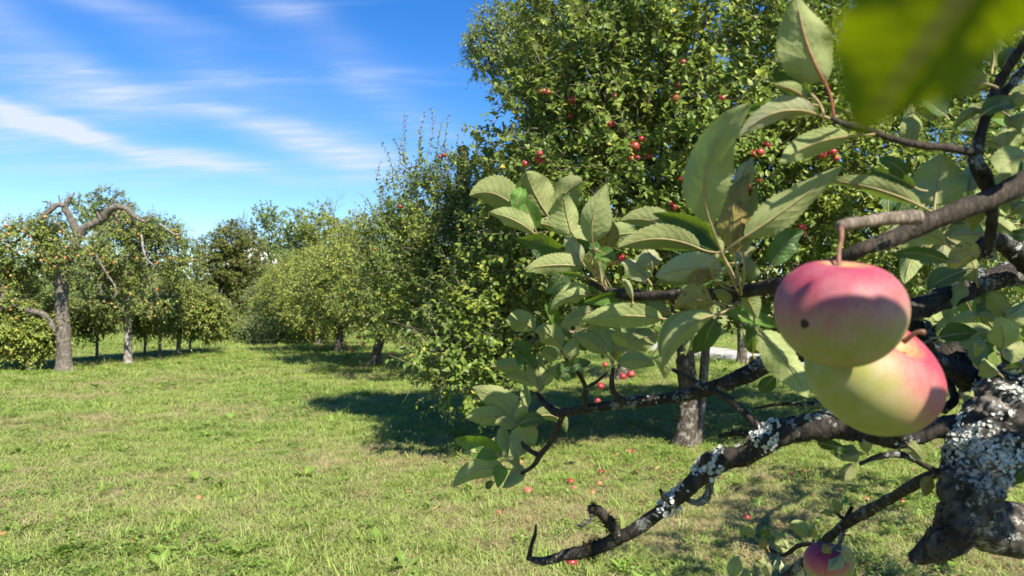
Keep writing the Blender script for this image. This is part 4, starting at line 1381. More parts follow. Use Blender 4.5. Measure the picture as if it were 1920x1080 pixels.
pinks.sort()
for (px, py, dm), lab in zip(pinks, tiered(pinks, 8, 'pink apple', 'the pale yellow-green trees')):
    tr = row[1] if px > 610 else row[2]
    d = front_depth(tr, px, py, 12, 8) - 0.05
    small_apple(P(px, py, d), dm / F * d / 2, 'apple_pink', lab, 'pink apples in the pale trees')
r_ = np.random.default_rng(77)
for tr, cnt, lab in ((tree1, 55, 'the bare armed tree'), (tree2, 80, 'the pale trunked tree'), (small_trees[0], 12, 'the small leaning tree'), (small_trees[5], 8, 'the staked tree')):
    x, y, d = project(tr['o'])
    ok = np.where((x > 6) & (x < 480) & (d < np.percentile(d, 30)))[0]
    ch = r_.choice(ok, cnt, replace=False)
    labs = tiered([(x[i], y[i]) for i in ch], 14, 'orange apple', lab)
    for i, lb in zip(ch, labs):
        small_apple(tr['o'][i] + np.array([0, -0.08, -0.05]), r_.uniform(.027, .037), 'apple_orange', lb, 'orange apples in %s' % lab)

fallen = [(1072, 1056, 26, 'apple_red', 'bright red fallen apple just under the mossy dead branch'), (1127, 887, 14, 'apple_red', 'small red fallen apple between straw and grass below the tree'),
          (990, 921, 19, 'apple_pink', 'pale pink fallen apple below the lowest leaf cluster'), (1070, 904, 16, 'apple_red', 'dark red fallen apple half sunk in grass'),
          (1076, 917, 15, 'apple_pink', 'pale fallen apple touching a dark red one'), (1124, 908, 14, 'apple_pink', 'pale orange fallen apple in the straw'), (1110, 924, 14, 'apple_orange', 'yellow fallen apple near the straw patch'),
          (1400, 972, 16, 'apple_red', 'red fallen apple lying alone below the thick branch'), (1625, 938, 15, 'apple_pink', 'pink fallen apple above the thin dark branch'), (1485, 890, 13, 'apple_pink', 'brownish fallen apple in the dappled straw'),
          (372, 935, 14, 'apple_orange', 'orange fallen apple alone in the open meadow'), (246, 1018, 11, 'apple_orange', 'small orange fallen apple near the bottom of the meadow'), (5, 1003, 14, 'apple_orange', 'orange fallen apple at the left edge of the meadow'),
          (976, 868, 11, 'apple_pink', 'small fallen apple behind the lowest leaf cluster'), (1182, 847, 13, 'apple_red', 'dark fallen apple in the shade of the trunk'), (611, 873, 9, 'apple_pink', 'small pale fallen apple in the middle of the meadow'),
          (936, 963, 12, 'apple_pink', 'pale fallen apple left of the dead branch tip'), (1508, 885, 13, 'apple_orange', 'pale orange fallen apple beside a brownish one'), (1690, 940, 14, 'apple_pink', 'brown fallen apple right of the thin dark branch')]
for (px, py, dm, kd, lab) in fallen:
    b = G(px, py + dm * .3)
    d = float(project(b)[2][0])
    rad = dm / F * d / 2 * .85
    small_apple(b + np.array([0, 0, rad * .55 + .008]), rad, kd, lab, 'fallen apples on the grass')

# ------------------------------------------------------------------ the foreground apple tree
fb = at(1.25, 0.95)
FT = thing('apple_tree', 'near apple tree with lichen covered branches and big pale leaves', 'tree', fb)


def fg_path(pts):
    """rows (px,py,width px,depth) -> (x,y,z,r)"""
    o = []
    for (px, py, w, d) in pts:
        o.append((*P(px, py, d), w / F * d / 2))
    return o


def fg_branch(pts, mat='bark_dark', sides=14, amp=0.22, step=0.004, freq=110, seed=0, label=None, name='branch', lich=0, lich_mat='lichen', lsz=(0.0014, 0.0042), lpatch=None, moss=None, world=None):
    path = smooth_path(world if world is not None else fg_path(pts), step)
    # knots
    r = np.random.default_rng(900 + seed)
    s = np.linspace(0, 1, len(path))
    for k in range(max(1, len(path) // 40)):
        c = r.uniform(0.05, 0.95)
        path[:, 3] *= 1 + r.uniform(.05, .22) * np.exp(-((s - c) * len(path) / 7) ** 2)
    v, q, t3, nn = tube(path, sides, amp=amp, freq=freq, seed=seed)
    org = path[0, :3]
    br = obj(name, mesh(name, v - org, [q, t3], M[mat]), FT, org, label=label)
    m = len(path)
    if lich:
        bag = Bag()
        cnt = 0
        pc = lpatch if lpatch else [(r.uniform(0, 1), r.uniform(.03, .1)) for k in range(6)]
        while cnt < lich:
            if cnt % 14 == 0:
                c, w = pc[r.integers(len(pc))]
                ci, cj = (c + r.normal() * w) * m, r.integers(sides)
            i = int(np.clip(ci + r.normal() * .0042 / step, 1, m - 2))
            j = int(cj + r.normal() * .0042 * sides / (6.28 * path[i, 3])) % sides
            n0 = nn[i * sides + j]
            # crusts sit on the side that the light and rain reach
            if n0 @ np.array([0.15, -.45, .85]) < r.uniform(-.75, .4):
                cnt += 1
                continue
            p0 = v[i * sides + j] + n0 * r.uniform(.0, .0012)
            n1 = nrm(n0 + r.normal(size=3) * .45)
            a = nrm(np.cross(n1, r.normal(size=3)))
            b = np.cross(n1, a)
            R0 = r.uniform(*lsz)
            kk = 7
            ang = np.arange(kk) * 2 * np.pi / kk
            rr = R0 * r.uniform(.45, 1.25, kk)
            ring = p0 + a * (np.cos(ang) * rr)[:, None] + b * (np.sin(ang) * rr)[:, None] + n1 * (R0 * r.uniform(.0, .55, kk))[:, None]
            vv = np.vstack([ring, p0 + n1 * R0 * .05])
            tt = np.stack([np.arange(kk), (np.arange(kk) + 1) % kk, np.full(kk, kk)], -1)
            bag.add(vv, None, tt)
            cnt += 1
        obj('lichen', bag.mesh('lichen', M[lich_mat], False, org), br, org, kind='stuff')
    for (c, w, cnt, ln, mm) in (moss or ()):
        bag = Bag()
        for k in range(cnt):
            i = int(np.clip((c + r.normal() * w) * m, 1, m - 2))
            j = r.integers(sides)
            n0 = nn[i * sides + j]
            p0 = v[i * sides + j]
            d0 = nrm(n0 + r.normal(size=3) * .5)
            sd0 = nrm(np.cross(d0, r.normal(size=3)))
            L = ln * r.uniform(.4, 1.2)
            bag.add(np.vstack([p0 - sd0 * L * .12, p0 + sd0 * L * .12, p0 + d0 * L]), None, np.array([[0, 1, 2]]))
        obj('moss', bag.mesh('moss', M[mm], False, org), br, org, kind='stuff')
    return path


# trunk and the limbs that carry the branches into the frame
fg_branch(None, 'bark_scaly', 28, .16, .01, 40, 1, name='trunk', world=[(*fb + np.array([0, 0, -.1]), .10), (1.2, .93, .45, .085), (1.08, .88, .85, .075), (0.88, .80, 1.14, .065), (0.72, .72, 1.28, .052)])
fg_branch([(2120, 640, 150, .70), (2010, 700, 155, .68), (1940, 746, 146, .66), (1876, 800, 122, .645), (1846, 855, 104, .64), (1824, 905, 96, .635), (1808, 955, 98, .63), (1780, 1005, 70, .63), (1742, 1034, 44, .635), (1710, 1050, 24, .64)],
          'bark_scaly', 84, .36, .0016, 110, 2, label='thick scaly branch covered with pale lichen', lich=4600, lpatch=[(.47, .035), (.40, .04), (.66, .025), (.62, .02), (.33, .04)], lsz=(.0009, .0030), moss=[(.88, .05, 500, .005, 'moss'), (.80, .03, 160, .004, 'moss_brown')])
fg_branch([(1795, 965, 60, .64), (1850, 985, 84, .65), (1925, 1000, 98, .66), (2010, 1020, 118, .68), (2200, 1080, 130, .72)], 'bark_scaly', 44, .18, .003, 120, 3, lich=160, lpatch=[(.25, .08)], lsz=(.0008, .0028), lich_mat='lichen_grey')
# long dead branch that runs down to the left
fg_branch([(1870, 790, 44, .665), (1800, 797, 42, .66), (1740, 806, 38, .655), (1685, 822, 40, .65), (1625, 808, 42, .65), (1560, 798, 44, .65), (1500, 803, 46, .65), (1445, 818, 46, .655), (1405, 850, 34, .66), (1360, 860, 40, .67), (1325, 882, 38, .68), (1270, 932, 29, .69), (1205, 984, 26, .71), (1150, 1014, 26, .72), (1095, 1034, 24, .73), (1055, 1042, 19, .735), (1020, 1052, 15, .74), (988, 1046, 8, .74)],
          'bark_dark', 22, .26, .003, 150, 4, label='long dark dead branch with pale lichen reaching down over the grass', lich=820, lpatch=[(.452, .008), (.44, .006), (.570, .012), (.545, .008), (.20, .01), (.665, .015)], lsz=(.0010, .0034),
          moss=[(.865, .016, 260, .006, 'moss'), (.475, .012, 60, .006, 'moss_yellow'), (.36, .03, 120, .004, 'moss')])
fg_branch([(1700, 826, 22, .64), (1640, 792, 16, .64), (1560, 782, 16, .645), (1500, 790, 14, .645), (1455, 812, 10, .65)], 'bark_dark', 12, .3, .003, 180, 41, lich=90, lich_mat='lichen_grey')
fg_branch([(1335, 880, 18, .68), (1332, 905, 15, .685), (1325, 930, 15, .69), (1308, 943, 13, .69), (1290, 938, 9, .692), (1270, 928, 6, .693)], 'bark_dark', 10, .4, .003, 200, 5, name='twig', moss=[(.5, .2, 60, .004, 'moss')])
fg_branch([(1325, 884, 22, .68), (1322, 866, 20, .675), (1330, 853, 16, .67)], 'bark_dark', 10, .4, .003, 200, 6, name='twig')
fg_branch([(1158, 1003, 18, .715), (1140, 976, 18, .71), (1122, 957, 17, .705), (1106, 954, 15, .70)], 'bark_dark', 12, .4, .003, 200, 7, name='twig', moss=[(.95, .08, 110, .006, 'moss'), (.3, .15, 90, .006, 'moss')])
fg_branch([(1114, 962, 7, .70), (1104, 976, 7, .70), (1092, 986, 6, .695), (1080, 984, 4, .69)], 'bark_dark', 8, .2, .002, 200, 8, name='twig')
fg_branch([(992, 1046, 9, .74), (996, 1024, 7, .738), (1003, 1003, 6, .735), (1005, 984, 4, .73)], 'bark_dark', 8, .3, .002, 250, 9, name='twig')
fg_branch([(1252, 938, 9, .69), (1242, 928, 7, .687), (1238, 917, 5, .685)], 'bark_dark', 8, .2, .002, 200, 10, name='twig')
fg_branch([(1432, 812, 18, .655), (1402, 780, 15, .67), (1362, 746, 13, .69), (1322, 726, 11, .71), (1275, 700, 9, .73), (1244, 684, 6, .74)], 'bark_twig', 10, .25, .003, 160, 11, lich=60, lich_mat='lichen_grey', lsz=(.001, .002))
fg_branch([(1425, 818, 14, .66), (1385, 812, 10, .68), (1350, 818, 6, .70)], 'bark_dark', 8, .4, .003, 200, 12, name='twig', moss=[(.5, .25, 70, .005, 'moss')])
# middle branch carrying the lower leaf clusters
fg_branch([(1850, 720, 34, .70), (1760, 680, 32, .70), (1640, 650, 32, .70), (1540, 655, 34, .70), (1455, 672, 36, .71), (1405, 700, 32, .72), (1352, 722, 27, .73), (1300, 738, 24, .75), (1240, 749, 22, .77), (1180, 755, 20, .79), (1122, 763, 18, .81), (1078, 770, 17, .83), (1048, 774, 17, .85), (1030, 764, 13, .86), (1014, 748, 11, .87), (1008, 735, 8, .87)],
          'bark_dark', 16, .24, .003, 150, 13, label='dark branch passing behind the apples and ending in a leaf cluster', lich=170, lich_mat='lichen_grey', lsz=(.001, .0026), moss=[(.55, .06, 90, .005, 'moss')])
fg_branch([(1098, 766, 12, .815), (1096, 745, 12, .81), (1098, 728, 9, .805), (1086, 702, 8, .80), (1068, 678, 7, .795), (1052, 656, 5, .79)], 'bark_twig', 8, .25, .002, 200, 14, name='twig')
fg_branch([(1098, 730, 8, .805), (1118, 716, 7, .80), (1138, 700, 5, .795)], 'bark_dark', 8, .3, .002, 200, 15, name='twig')
fg_branch([(1172, 756, 15, .79), (1152, 738, 11, .785), (1147, 716, 10, .78), (1150, 690, 7, .775)], 'bark_twig', 8, .25, .002, 200, 16, name='twig')
fg_branch([(1056, 776, 11, .85), (1046, 800, 9, .865), (1031, 830, 10, .88), (1013, 853, 12, .89), (1001, 872, 9, .90), (978, 888, 7, .91)], 'bark_twig', 8, .25, .002, 200, 17)
fg_branch([(1010, 854, 10, .89), (990, 842, 9, .895), (977, 826, 6, .90), (974, 798, 6, .91)], 'bark_twig', 8, .3, .002, 200, 18, name='twig')
# upper branch behind the apple
fg_branch([(1990, 310, 44, .53), (1930, 337, 42, .52), (1860, 372, 39, .51), (1790, 398, 37, .50), (1720, 426, 35, .495), (1660, 452, 31, .49), (1610, 470, 27, .49), (1560, 496, 24, .505), (1505, 522, 26, .53), (1450, 536, 26, .56), (1400, 545, 24, .59), (1340, 552, 22, .62), (1280, 552, 20, .65), (1220, 555, 18, .68), (1170, 551, 18, .70), (1138, 545, 13, .72), (1108, 530, 8, .73)],
          'bark_twig', 18, .16, .003, 170, 19, label='smooth brown branch from which the top apple hangs', lich=60, lich_mat='lichen_grey', lsz=(.001, .0022))
fg_branch([(1720, 408, 30, .47), (1665, 410, 25, .455), (1620, 416, 22, .44), (1592, 420, 23, .425), (1576, 423, 20, .415)], 'bark_spur', 14, .16, .002, 200, 20, label='pale stubby spur holding the apple stalk')
fg_branch([(1390, 545, 16, .60), (1382, 562, 13, .60), (1376, 572, 11, .60)], 'bark_dark', 8, .4, .002, 250, 21, name='twig')
# upright shoot on the right
fg_branch([(1850, 480, 22, .56), (1858, 440, 21, .55), (1860, 400, 22, .54), (1852, 350, 25, .53), (1838, 318, 28, .52), (1828, 296, 24, .52), (1836, 262, 20, .52), (1850, 212, 18, .52), (1870, 162, 17, .52), (1900, 112, 16, .51), (1940, 50, 14, .50)], 'bark_dark', 14, .3, .003, 180, 22)
fg_branch([(1838, 288, 17, .52), (1782, 278, 15, .51), (1732, 273, 14, .50), (1682, 263, 13, .49), (1632, 246, 12, .475), (1585, 234, 10, .465), (1560, 222, 7, .46)], 'bark_twig', 10, .2, .003, 200, 23)
fg_branch([(1925, 125, 14, .53), (1895, 160, 15, .53), (1868, 196, 13, .53), (1850, 225, 9, .525)], 'bark_dark', 8, .3, .003, 200, 24, name='twig')
fg_branch([(2050, 470, 44, .80), (1935, 506, 42, .78), (1865, 522, 43, .76), (1800, 546, 43, .75), (1742, 570, 40, .74), (1692, 587, 34, .735), (1640, 605, 28, .74)], 'bark_dark', 16, .26, .003, 140, 25, lich=170, lpatch=[(.45, .08), (.6, .05)], lich_mat='lichen_grey')
fg_branch([(2040, 540, 30, .76), (1960, 520, 28, .75), (1915, 480, 38, .72), (1878, 455, 32, .68), (1850, 446, 26, .66), (1830, 462, 20, .65), (1815, 478, 16, .65)], 'bark_dark', 12, .4, .003, 180, 26, lich=90, lich_mat='lichen')
fg_branch([(1690, 590, 26, .78), (1750, 640, 46, .77), (1792, 682, 58, .76), (1840, 722, 58, .75), (1900, 742, 56, .74), (2000, 740, 60, .74)], 'bark_dark', 20, .42, .003, 170, 27, lich=160, lich_mat='lichen_grey')
# thin branch, bottom right
fg_branch([(1800, 868, 22, .66), (1772, 882, 18, .67), (1740, 893, 17, .69), (1700, 917, 18, .73), (1650, 946, 19, .79), (1602, 972, 19, .85), (1562, 1001, 17, .91), (1520, 1042, 16, .96), (1465, 1088, 15, 1.0), (1420, 1130, 12, 1.03)], 'bark_dark', 12, .26, .003, 160, 28, lich=50, lich_mat='lichen_grey', lsz=(.001, .002))
fg_branch([(1584, 985, 9, .87), (1590, 966, 8, .87), (1597, 951, 7, .865)], 'bark_dark', 8, .25, .002, 200, 29, name='twig')
fg_branch([(1586, 976, 7, .87), (1574, 967, 5, .87), (1566, 958, 4, .87)], 'bark_twig', 6, .25, .002, 200, 30, name='twig')
fg_branch([(1582, 992, 9, .88), (1576, 1012, 8, .885), (1571, 1030, 6, .89)], 'bark_dark', 8, .25, .002, 200, 31, name='twig')
fg_branch([(1535, 1020, 8, .94), (1500, 1022, 9, .97), (1470, 1040, 7, 1.0), (1440, 1030, 5, 1.02), (1425, 1022, 4, 1.03)], 'bark_dark', 8, .3, .003, 200, 32, name='twig')
fg_branch([(1800, 908, 13, .65), (1748, 880, 11, .65), (1692, 853, 13, .645), (1645, 857, 10, .64), (1612, 870, 7, .64)], 'bark_dark', 10, .35, .003, 200, 33, name='twig')
fg_branch([(1570, 748, 8, .80), (1525, 757, 7, .81), (1460, 758, 6, .83), (1415, 766, 4, .85)], 'bark_dark', 8, .25, .003, 200, 34, name='twig')
fg_branch([(1770, 770, 16, .70), (1790, 745, 14, .71), (1772, 705, 12, .72)], 'bark_dark', 8, .3, .003, 200, 35, name='twig')
fg_branch([(1940, 690, 18, .60), (1900, 690, 14, .61), (1882, 670, 9, .615), (1880, 640, 6, .615)], 'bark_dark', 8, .3, .003, 200, 36, name='twig')

# ---- big leaves: base, tip, width (photo px), side shown (T upper, U under), kind, depth, options
LR = np.random.default_rng(5)


def fg_leaf(bx, by, tx, ty, w, side, kind, d, bow=None, roll=None, stem=None, dt=None, cup=None, dep=None, wave=None, label=None, red=False):
    if roll is None:
        roll = LR.uniform(-28, 28)
    if bow is None:
        L = math.hypot(tx - bx, ty - by)
        bow = (LR.normal() * L * .08, LR.normal() * L * .08 - L * .07)
    if cup is None:
        cup = LR.uniform(.18, .70)
    if dt is None:
        dt = LR.uniform(-.018, .018)
    if dep is None:
        dep = LR.uniform(-.016, .010)
    if wave is None:
        wave = LR.uniform(.05, .20)
    p0, p2 = P(bx, by, d), P(tx, ty, d + dt)
    p1 = P((bx + tx) / 2 + 2 * bow[0], (by + ty) / 2 + 2 * bow[1], d + dt / 2 + dep)
    nl, nw = 34, 4
    L_px = math.hypot(tx - bx, ty - by)
    t = np.linspace(0, 1, nl + 1)
    mid = (1 - t)[:, None] ** 2 * p0 + 2 * (t * (1 - t))[:, None] * p1 + (t ** 2)[:, None] * p2
    T = nrm(np.gradient(mid, axis=0))
    V = nrm(EYE - mid)
    lat = nrm(np.cross(T, V))
    nn = np.cross(lat, T)
    rl = R(roll) + R(LR.uniform(-14, 14)) * (t - .5)
    lt = lat * np.cos(rl)[:, None] + nn * np.sin(rl)[:, None]
    n2 = -lat * np.sin(rl)[:, None] + nn * np.cos(rl)[:, None]
    hw = 1.10 * w / F * d / 2 / max(.45, math.cos(R(roll)) ** .6)
    prof = (np.sin(np.pi * np.clip(t, 0, 1) ** .82) ** .72) * (1 - .12 * t)
    prof = prof / prof.max()
    prof[0], prof[-1] = .02, .0
    teeth = np.where(np.arange(nl + 1) % 2 == 0, 1.0, .925) * (1 + LR.normal(size=nl + 1) * .012)
    us = np.linspace(-1, 1, 2 * nw + 1)
    sgn = 1.0 if side == 'T' else -1.0
    ph1, ph2 = LR.uniform(0, 6.28, 2)
    fr1 = LR.uniform(5, 9)
    V3 = np.zeros((nl + 1, 2 * nw + 1, 3))
    UVs = np.zeros((nl + 1, 2 * nw + 1, 2))
    asym = LR.uniform(-.07, .07)
    curl = LR.uniform(-.15, .75) * L_px / F * d * .30
    for j, u in enumerate(us):
        e = hw * prof * (teeth if abs(u) > .99 else 1) * (1 + asym * np.sign(u))
        off = (cup * abs(u) ** 1.35) * e * sgn
        off = off + wave * hw * abs(u) ** 1.5 * np.sin(fr1 * t * 1.6 + (ph1 if u < 0 else ph2))
        off = off + hw * .10 * (vnoise(np.stack([t * 5.5 + ph1 * 3, np.full(nl + 1, u * 1.8 + ph2), np.zeros(nl + 1)], -1), 31) - .5) * min(1, abs(u) * 2)
        # quilting between the side veins
        off = off + hw * .020 * np.cos((8 * t - 2 * abs(u) ** 1.3) * 6.283) * (abs(u) * (1 - abs(u)) * 4) * sgn
        V3[:, j] = mid + lt * (u * e)[:, None] + n2 * (off - sgn * curl * t ** 2.5)[:, None]
        V3[:, j] += T * (-.18 * abs(u) * hw * (1 - t))[:, None] * 0
        UVs[:, j, 0] = (u + 1) / 2
        UVs[:, j, 1] = t
    k = 2 * nw + 1
    i = np.arange(nl)[:, None] * k + np.arange(k - 1)[None]
    f = np.stack([i, i + 1, i + k + 1, i + k], -1).reshape(-1, 4)
    if side == 'U':
        f = f[:, ::-1]
    lf = obj('leaf', mesh('leaf', V3.reshape(-1, 3) - p0, f, M[{'g': 'big_green', 'b': 'big_bright', 'p': 'big_pale', 'y': 'big_yellow', 'n': 'big_near'}[kind]], True, uv=UVs.reshape(-1, 2)), FT, p0, label=label)
    # midrib ridge and stalk
    bag = Bag()
    ridge = (mid + n2 * (.0002 * (1 if side == 'U' else -1) - sgn * curl * t ** 2.5)[:, None])[: int(nl * .9)]
    rr = np.linspace(.00085, .00025, len(ridge))
    L = np.linalg.norm(p2 - p0)
    if stem is not None:
        q = P(stem[0], stem[1], stem[2] if len(stem) > 2 else d)
    else:
        q = p0 - T[0] * L * LR.uniform(.16, .3) + LR.normal(size=3) * L * .04
    tt = np.linspace(0, 1, 7)[:, None]
    m_ = p0 - T[0] * np.linalg.norm(q - p0) * .5
    pet = (1 - tt) ** 2 * q + 2 * tt * (1 - tt) * m_ + tt ** 2 * p0
    path = np.vstack([np.hstack([pet[:-1], np.full((6, 1), .00082)]), np.hstack([ridge, rr[:, None]])])
    bag.tube(path, 6)
    obj('stalk', bag.mesh('stalk', M['petiole_red' if red else 'petiole'], True, p0), lf, p0)
    return lf


N1 = (1140, 546, .72)       # tip of the upper branch
N2 = (1386, 548, .60)       # leaf rosette half-way
N3 = (1150, 690, .775)
N4 = (1052, 656, .79)
N5 = (974, 798, .91)
N6 = (1010, 735, .87)
N7 = (978, 886, .91)
K = lambda *a, **k: fg_leaf(*a, **k)
# -- tip cluster
K(968, 390, 884, 362, 60, 'U', 'g', .74, (0, -14), 20)
K(1026, 402, 986, 322, 74, 'U', 'g', .745, (-4, 0), -8, label='broad pale leaf at the top of the tip cluster')
K(1034, 398, 1100, 345, 56, 'U', 'g', .75, (0, -14), 12)
K(1073, 440, 1056, 360, 52, 'U', 'g', .72, (-3, 0), -18)
K(1112, 456, 1138, 342, 56, 'U', 'g', .70, (-12, 6), 25, stem=(1146, 540, .72))
K(1004, 430, 980, 374, 40, 'T', 'b', .735, (0, 0), 15)
K(966, 394, 981, 352, 28, 'T', 'b', .735)
K(1000, 436, 920, 398, 36, 'U', 'g', .735, (0, -7), 18)
K(1135, 474, 1140, 408, 44, 'U', 'y', .73, (6, 0), -20, stem=N1, label='yellowing leaf with pale underside in the tip cluster')
K(1060, 472, 968, 450, 40, 'T', 'g', .735, (0, -4), 35)
K(1094, 500, 985, 506, 40, 'U', 'g', .72, (0, -6), 10, stem=N1)
K(1096, 518, 1046, 512, 11, 'T', 'b', .71, (0, -2), 40, stem=N1)
K(1120, 470, 1144, 498, 30, 'T', 'b', .70, (7, -3), 20)
K(1092, 492, 1064, 448, 30, 'U', 'p', .725)
K(1120, 520, 1098, 478, 24, 'U', 'g', .715, stem=N1, red=True)
K(1128, 524, 1118, 480, 16, 'U', 'g', .71, stem=N1)
# -- below the tip
K(1110, 552, 1034, 571, 36, 'U', 'g', .73, (0, -6), 30, stem=N1)
K(1117, 583, 1050, 612, 32, 'U', 'g', .76, (0, -5), -10)
K(1004, 620, 944, 602, 40, 'U', 'g', .80, (0, -9), 8, stem=N4)
K(1053, 652, 1005, 616, 42, 'U', 'g', .785, (2, -7), 5, stem=N4)
K(1043, 606, 1022, 567, 22, 'T', 'b', .79)
K(1242, 597, 1085, 604, 48, 'U', 'g', .68, (0, -8), 25, label='long shaded leaf lying level below the branch')
K(1170, 553, 1096, 575, 22, 'T', 'b', .715, (0, -4), 35, stem=(1178, 550, .70))
K(1068, 676, 1080, 629, 30, 'U', 'g', .785)
K(1138, 666, 1075, 630, 34, 'U', 'g', .78, stem=N3)
K(1142, 660, 1118, 598, 40, 'U', 'g', .775, stem=N3)
K(1156, 658, 1188, 610, 46, 'U', 'g', .775, stem=N3, red=True)
K(1160, 682, 1228, 686, 34, 'U', 'g', .77, (0, -9), 12, stem=N3)
K(1072, 690, 1112, 676, 24, 'T', 'g', .785, stem=N4)
K(1078, 696, 1056, 714, 38, 'T', 'g', .79, stem=N4)
K(1044, 672, 1010, 652, 26, 'U', 'g', .80, stem=N4)
K(1215, 640, 1150, 622, 40, 'U', 'g', .72)
K(1235, 625, 1180, 650, 44, 'U', 'g', .70)
K(1120, 590, 1160, 625, 30, 'U', 'g', .77)
K(1130, 555, 1100, 540, 16, 'T', 'b', .73)
# -- left end
K(1000, 692, 962, 656, 34, 'T', 'g', .87, stem=N6)
K(995, 668, 963, 646, 26, 'T', 'g', .875)
K(1004, 704, 915, 682, 30, 'U', 'g', .87, (0, -5), 20, stem=N6)
K(1002, 722, 944, 704, 22, 'U', 'g', .875, stem=N6)
K(1010, 730, 1012, 660, 15, 'U', 'g', .865, stem=N6)
K(1013, 722, 1045, 690, 22, 'U', 'g', .87, stem=N6)
K(1008, 726, 985, 684, 22, 'U', 'g', .868, stem=N6)
K(1012, 735, 1030, 690, 14, 'U', 'g', .868, stem=N6)
# -- lowest left cluster
K(974, 788, 886, 726, 48, 'U', 'g', .92, (8, -6), 15, stem=N5)
K(950, 786, 872, 784, 36, 'U', 'g', .925, (0, -5), 22, stem=N5)
K(942, 852, 846, 836, 42, 'T', 'b', .93, (0, -9), 25, cup=.5, label='bright green leaf with a pale blotch at the left of the lowest cluster')
K(942, 856, 866, 846, 16, 'U', 'g', .925, (0, -2))
K(972, 796, 1026, 787, 24, 'T', 'g', .90, (0, -6), 20, stem=N5)
K(1004, 800, 962, 860, 46, 'U', 'g', .895, (-6, -4), 15, stem=N5)
K(970, 796, 926, 794, 24, 'U', 'g', .905, stem=N5)
K(944, 878, 849, 912, 38, 'U', 'g', .935, (-4, -12), 18, stem=N7)
K(938, 872, 934, 914, 26, 'T', 'b', .93, stem=N7)
K(965, 872, 942, 916, 28, 'U', 'g', .92, stem=N7)
K(926, 904, 912, 918, 14, 'T', 'g', .935)
K(945, 800, 950, 858, 24, 'U', 'g', .915, stem=N5)
K(960, 792, 990, 760, 24, 'U', 'g', .915, stem=N5)
# -- central rosette
K(1312, 466, 1158, 458, 50, 'U', 'g', .62, (0, -16), 24, label='long leaf arching left from the central rosette')
K(1350, 470, 1224, 404, 42, 'T', 'g', .635, (12, -14), 20, stem=N2)
K(1354, 508, 1229, 520, 56, 'U', 'p', .595, (0, -10), 12, stem=N2, label='whitish mildewed leaf in the central rosette')
K(1345, 516, 1225, 532, 30, 'U', 'g', .61, (0, -3), 30)
K(1346, 520, 1288, 546, 30, 'U', 'y', .60)
K(1338, 566, 1266, 578, 60, 'U', 'y', .575, (0, -8), 10, cup=.6, wave=.25, stem=(1378, 570, .59), label='crumpled yellow leaf hanging under the branch')
K(1222, 506, 1210, 462, 50, 'U', 'p', .64, (4, 0))
K(1216, 526, 1160, 498, 32, 'U', 'p', .645)
K(1186, 562, 1164, 524, 13, 'U', 'p', .68)
K(1386, 492, 1416, 464, 24, 'U', 'p', .60, stem=N2)
K(1394, 528, 1400, 486, 36, 'U', 'g', .595, stem=N2)
K(1396, 544, 1420, 594, 36, 'U', 'g', .59, stem=N2)
K(1340, 590, 1244, 684, 44, 'U', 'g', .565, (-16, -14), 15, stem=(1380, 566, .59), label='drooping curved leaf below the crumpled yellow leaf')
K(1310, 585, 1238, 668, 34, 'U', 'g', .585, (-14, -8), 30)
K(1342, 600, 1316, 662, 40, 'T', 'g', .61)
K(1322, 618, 1300, 662, 30, 'T', 'g', .62)
K(1360, 590, 1456, 614, 30, 'T', 'b', .60, (0, -6), 25)
K(1400, 600, 1440, 580, 26, 'T', 'g', .62)
K(1424, 626, 1506, 742, 62, 'U', 'g', .58, (8, -4), 22, label='shaded leaf hanging just left of the lower apple')
K(1452, 704, 1424, 738, 28, 'T', 'g', .72)
K(1376, 572, 1340, 545, 20, 'U', 'g', .605)
# -- rosette's upper leaves
K(1334, 422, 1414, 208, 84, 'U', 'g', .500, (-44, -8), 18, dt=-.03, stem=N2, label='tallest pale leaf curving upward from the central rosette')
K(1376, 476, 1402, 328, 58, 'U', 'y', .53, (-16, -4), 14, stem=N2, wave=.2, label='brown and yellow leaf standing upright in front of the tall pale leaf')
K(1376, 362, 1408, 306, 36, 'U', 'p', .55)
K(1344, 402, 1366, 330, 28, 'T', 'b', .56)
K(1394, 474, 1424, 350, 30, 'U', 'g', .555, stem=N2)
K(1388, 448, 1397, 386, 15, 'U', 'y', .525)
K(1396, 444, 1558, 317, 58, 'U', 'g', .505, (-2, 8), -18, stem=N2, label='long pale leaf rising diagonally right from the central rosette')
# -- shoot above
K(1532, 214, 1386, 246, 44, 'U', 'p', .465, (-4, -22), 20, stem=(1590, 236, .465), label='arched leaf with reddish underside below the top leaf')
K(1520, 196, 1398, 216, 28, 'T', 'b', .475, (0, -10), 30)
K(1592, 256, 1460, 306, 48, 'U', 'g', .475, (-4, -10), 10, stem=(1640, 252, .475))
K(1726, 386, 1550, 332, 34, 'U', 'g', .50, (0, -8), 28)
K(1716, 352, 1630, 322, 26, 'T', 'g', .515)
K(1545, 152, 1494, -10, 92, 'U', 'g', .455, (-8, 6), -10, stem=(1563, 224, .46), cup=.35, red=True, label='large leaf at the top with a thick pink stalk')
K(1522, 178, 1448, 138, 46, 'T', 'g', .475, (0, -4), 20, stem=(1545, 215, .465))
K(1512, 188, 1450, 158, 22, 'U', 'g', .47)
K(1584, 208, 1530, 196, 11, 'T', 'b', .47)
# -- the leaf right in front of the lens
fg_leaf(1900, -120, 1612, 232, 330, 'U', 'n', .056, (-14, 10), 30, cup=.2, dt=.016, dep=.0, stem=(1990, -160, .07), label='very near blurred yellow-green leaf at the top edge')
fg_leaf(1990, -220, 1740, -30, 240, 'U', 'n', .060, (-14, 10), 30, cup=.2, dt=.01, dep=.0, stem=(2090, -260, .06))
